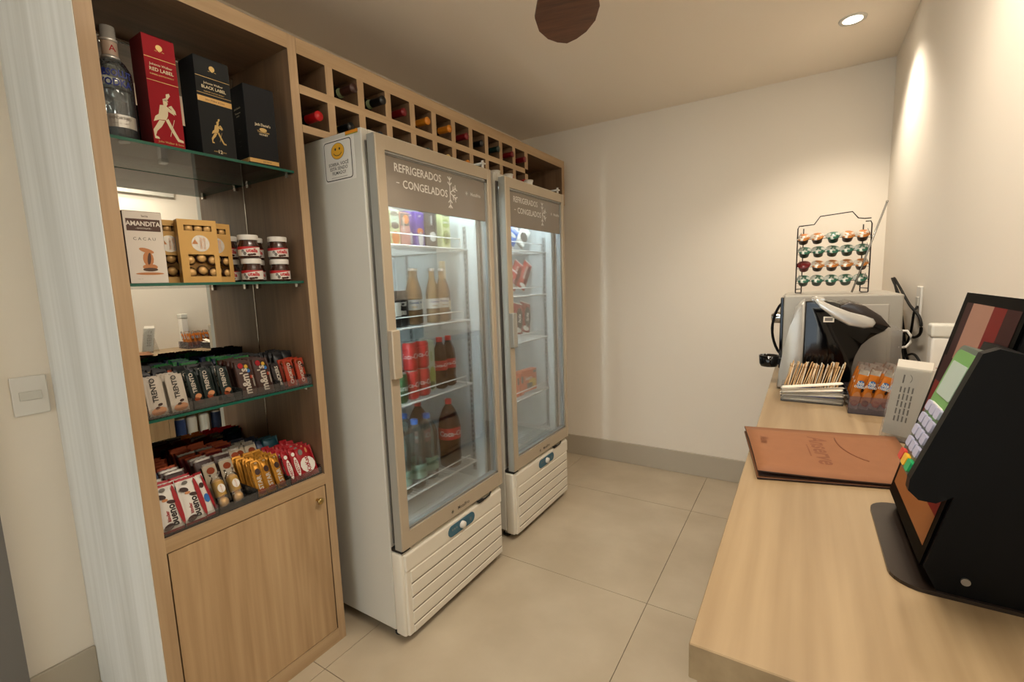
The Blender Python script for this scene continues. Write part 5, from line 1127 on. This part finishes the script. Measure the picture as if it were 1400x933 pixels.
def slab(mm, y0, y1, v0, v1, o0, o1, m_):
    p = [SP(y, v, o) for y in (y0, y1) for v in (v0, v1) for o in (o0, o1)]
    return mm.add(p, [(0, 1, 3, 2), (4, 6, 7, 5), (0, 4, 5, 1), (2, 3, 7, 6), (0, 2, 6, 4), (1, 5, 7, 3)], m_)
def scr(name, col, e=.35):
    mat(name, col, .4, emit=e*.5, spec=.04)
scr('scr_red', '5c120f'); scr('scr_beige', '856150', .3); scr('scr_orange', '7d4c28', .3); scr('scr_white', 'c9beb4', .6); scr('scr_dark', '2a0a0c', .2); scr('scr_green', '5f9a4f', .5); scr('scr_grey', '9aa39c', .5)
so = PK(slab(M(), 1.357, 1.597, 0, .336, -.016, 0, 'bezel_black'), 'screen_bezel', 'glossy black screen bezel')
mm = M()
for y0_, y1_, v0_, v1_, m_ in ((1.370, 1.584, .020, .062, 'scr_orange'), (1.370, 1.584, .062, .165, 'scr_red'), (1.370, 1.395, .150, .20, 'scr_beige'), (1.40, 1.584, .165, .20, 'scr_red'), (1.370, 1.584, .20, .24, 'scr_dark'), (1.370, 1.415, .24, .322, 'scr_dark'), (1.415, 1.46, .24, .322, 'scr_red'), (1.46, 1.545, .24, .322, 'scr_beige'), (1.545, 1.575, .24, .322, 'scr_dark')):
    mm.poly([SP(y0_, v0_, .0004), SP(y1_, v0_, .0004), SP(y1_, v1_, .0004), SP(y0_, v1_, .0004)], m_)
for y0_, v0_ in ((1.42, .115), (1.45, .13), (1.54, .112)):
    mm.poly([SP(y0_, v0_, .0006), SP(y0_+.018, v0_, .0006), SP(y0_+.018, v0_+.006, .0006), SP(y0_, v0_+.006, .0006)], 'scr_white')
P(mm, 'display', 'glossy dark red and brown display', so)
# the card terminal held in front of the screen
te = thing('card_terminal', 'green and white card payment terminal in its black cradle on the kiosk', 'card terminal', (1.66, 1.34, ZC))
def PT(mm, name, label=None, par=None): return P(mm, name, label, par or te)
tb, tt = Vector((1.589, 0, 1.127)), Vector((1.634, 0, 1.262)); TV = (tt-tb).normalized(); TN = Vector((-TV.z, 0, TV.x)); TL = (tt-tb).length
def TP(y, v, o=0): p = tb+TV*v+TN*o; return (p.x, y, p.z)
def tprism(mm, pts, o0, o1, m_):
    n_ = len(pts); vs_ = [TP(y, v, o0) for y, v in pts]+[TP(y, v, o1) for y, v in pts]
    return mm.add(vs_, [tuple(range(n_)), tuple(range(n_, 2*n_))[::-1]]+[(i, (i+1) % n_, n_+(i+1) % n_, n_+i) for i in range(n_)], m_)
yt0, yt1 = 1.302, 1.382
mat('term_green', '5d9148', .4); mat('term_body', '4f5a50', .4); mat('term_screen', '9fb0a6', .3); mat('key_lilac', 'a8a7bd', .5); mat('key_red', 'c0392b', .45); mat('key_yellow', 'd9a520', .45); mat('key_green', '1f9a5a', .45)
PT(tprism(tprism(M(), rpoly(yt0, yt1, -.012, TL+.004, .018), -.016, 0, 'term_body'), rpoly(yt0+.004, yt1-.004, TL-.085, TL-.002, .012), 0, .0008, 'term_green'), 'terminal_body')
PT(tprism(M(), rpoly(yt0+.012, yt1-.012, TL-.058, TL-.016, .003), .0009, .0016, 'term_screen'), 'terminal_screen')
mm = M()
PT(tprism(M(), rpoly(yt0+.016, yt1-.016, TL-.080, TL-.068, .004), .0009, .002, 'white_plastic'), 'logo_strip', 'white rounded strip on the green face')
for r_ in range(4):
    for k in range(3):
        y = yt0+.012+.021*k; v = .012+.0165*r_
        PT(tprism(M(), rpoly(y, y+.017, v, v+.012, .003, 3), .0002, .0035, 'key_lilac'), 'key')
for k, c_ in enumerate(('key_green', 'key_yellow', 'key_red')):
    y = yt0+.012+.021*k; PT(tprism(M(), rpoly(y, y+.017, -.007, .006, .003, 3), .0002, .004, c_), 'key', ('green', 'yellow', 'red')[k]+' key')
cr = rpoly(1.255, 1.300, -.035, TL+.012, .020)
prof_ = [(.005, -.006), (.002, -.018), (-.010, -.024), (-.024, -.020), (-.045, .010), (-.062, .050), (-.070, .095), (-.068, TL-.02), (-.056, TL+.006), (-.030, TL+.014), (-.006, TL+.013), (.004, TL+.004)]
vs_ = [TP(y, v, o) for y in (yt0-.016, yt0-.001) for o, v in prof_]; n_ = len(prof_)
mm = M().add(vs_, [tuple(range(n_)), tuple(range(n_, 2*n_))[::-1]]+[(i, (i+1) % n_, n_+(i+1) % n_, n_+i) for i in range(n_)], 'matte_black')
vs_ = [TP(y, v, min(o, -.018)) for y in (yt0-.001, yt1+.002) for o, v in prof_]
mm.add(vs_, [tuple(range(n_)), tuple(range(n_, 2*n_))[::-1]]+[(i, (i+1) % n_, n_+(i+1) % n_, n_+i) for i in range(n_)], 'matte_black')
PT(mm, 'cradle')
PT(M().tube([TP(1.34, .06, -.036), (1.662, 1.345, 1.15), (1.67, 1.36, 1.14)], .012, 'matte_black', 10), 'cradle_arm')

# cables and socket on the right wall
so_ = thing('wall_socket', 'white wall socket behind the hanging black cables', 'socket', (XR, 2.86, 1.235))
M().rbox(-.008, 0, -.036, .036, -.058, .058, 'white_plastic', .003).build('cover_plate', so_)
M().rbox(-.012, -.008, -.02, .02, -.02, .02, 'white_enamel', .002).build('socket_insert', so_)
def spline(pts, n=8):
    P_ = [Vector(p) for p in pts]; P_ = [P_[0]*2-P_[1]]+P_+[P_[-1]*2-P_[-2]]; out = []
    for i in range(1, len(P_)-2):
        for k in range(n):
            t = k/n; a, b, c, d = P_[i-1:i+3]
            out.append(.5*((2*b)+(c-a)*t+(2*a-5*b+4*c-d)*t*t+(3*b-a-3*c+d)*t**3))
    out.append(P_[-2]); return [tuple(p) for p in out]
cb = M().tube(spline([(1.818, 2.70, .975), (1.818, 2.93, 1.03), (1.818, 3.00, 1.10), (1.815, 3.10, 1.20), (1.812, 3.29, 1.315), (1.815, 3.18, 1.29), (1.815, 2.92, 1.225), (1.815, 2.72, 1.19), (1.817, 2.70, 1.14), (1.818, 2.82, 1.11), (1.818, 2.96, 1.112)]), .0048, 'cable', 8).build('power_cable')
tag(cb, 'thick black cable looping up the right wall beside the oven', 'cable')
cb = M().tube(spline([(1.80, 2.62, .972), (1.802, 2.85, 1.02), (1.806, 2.98, 1.13), (1.808, 3.08, 1.24), (1.803, 3.27, 1.318)]), .0045, 'cable', 8).build('power_cable')
tag(cb, 'straighter black cable rising from the counter to the top of the loop', 'cable')
cb = M().tube(spline([(1.826, 2.84, 1.22), (1.812, 2.80, 1.20), (1.812, 2.83, 1.13), (1.812, 2.90, 1.075), (1.815, 2.99, 1.072)]), .004, 'cable', 8).build('power_cable')
tag(cb, 'thin black cable hanging down from the white wall socket', 'cable')
cb = M().tube(spline([(1.80, 2.42, 1.00), (1.808, 2.60, 1.045), (1.812, 2.75, 1.058), (1.812, 2.90, 1.03)]), .004, 'cable', 8).build('power_cable')
tag(cb, 'short black cable running toward the white bottle low on the wall', 'cable')

# white framed panelling high on the right wall (seen only in the mirror of the shelf unit)
wc = thing('wall_panelling', 'white framed grey panels high on the right wall, seen in the shelf mirror', 'wall panel', (XR-.001, 1.70, 2.06))
def PB(mm, name, label=None): return P(mm, name, label, wc)
mat('panel_grey', 'a9a190', .7)
PB(M().box(XR-.022, XR-.001, 1.25, 2.32, 2.07, 2.10, 'white_enamel').box(XR-.022, XR-.001, 1.25, 2.32, 2.41, 2.44, 'white_enamel'), 'rail')
for y in (1.25, 1.60, 1.95, 2.275): PB(M().box(XR-.022, XR-.001, y, y+.045, 2.10, 2.41, 'white_enamel'), 'stile')
for a, b in ((1.295, 1.60), (1.645, 1.95), (1.995, 2.275)): PB(M().box(XR-.006, XR-.001, a, b, 2.10, 2.41, 'panel_grey'), 'panel')
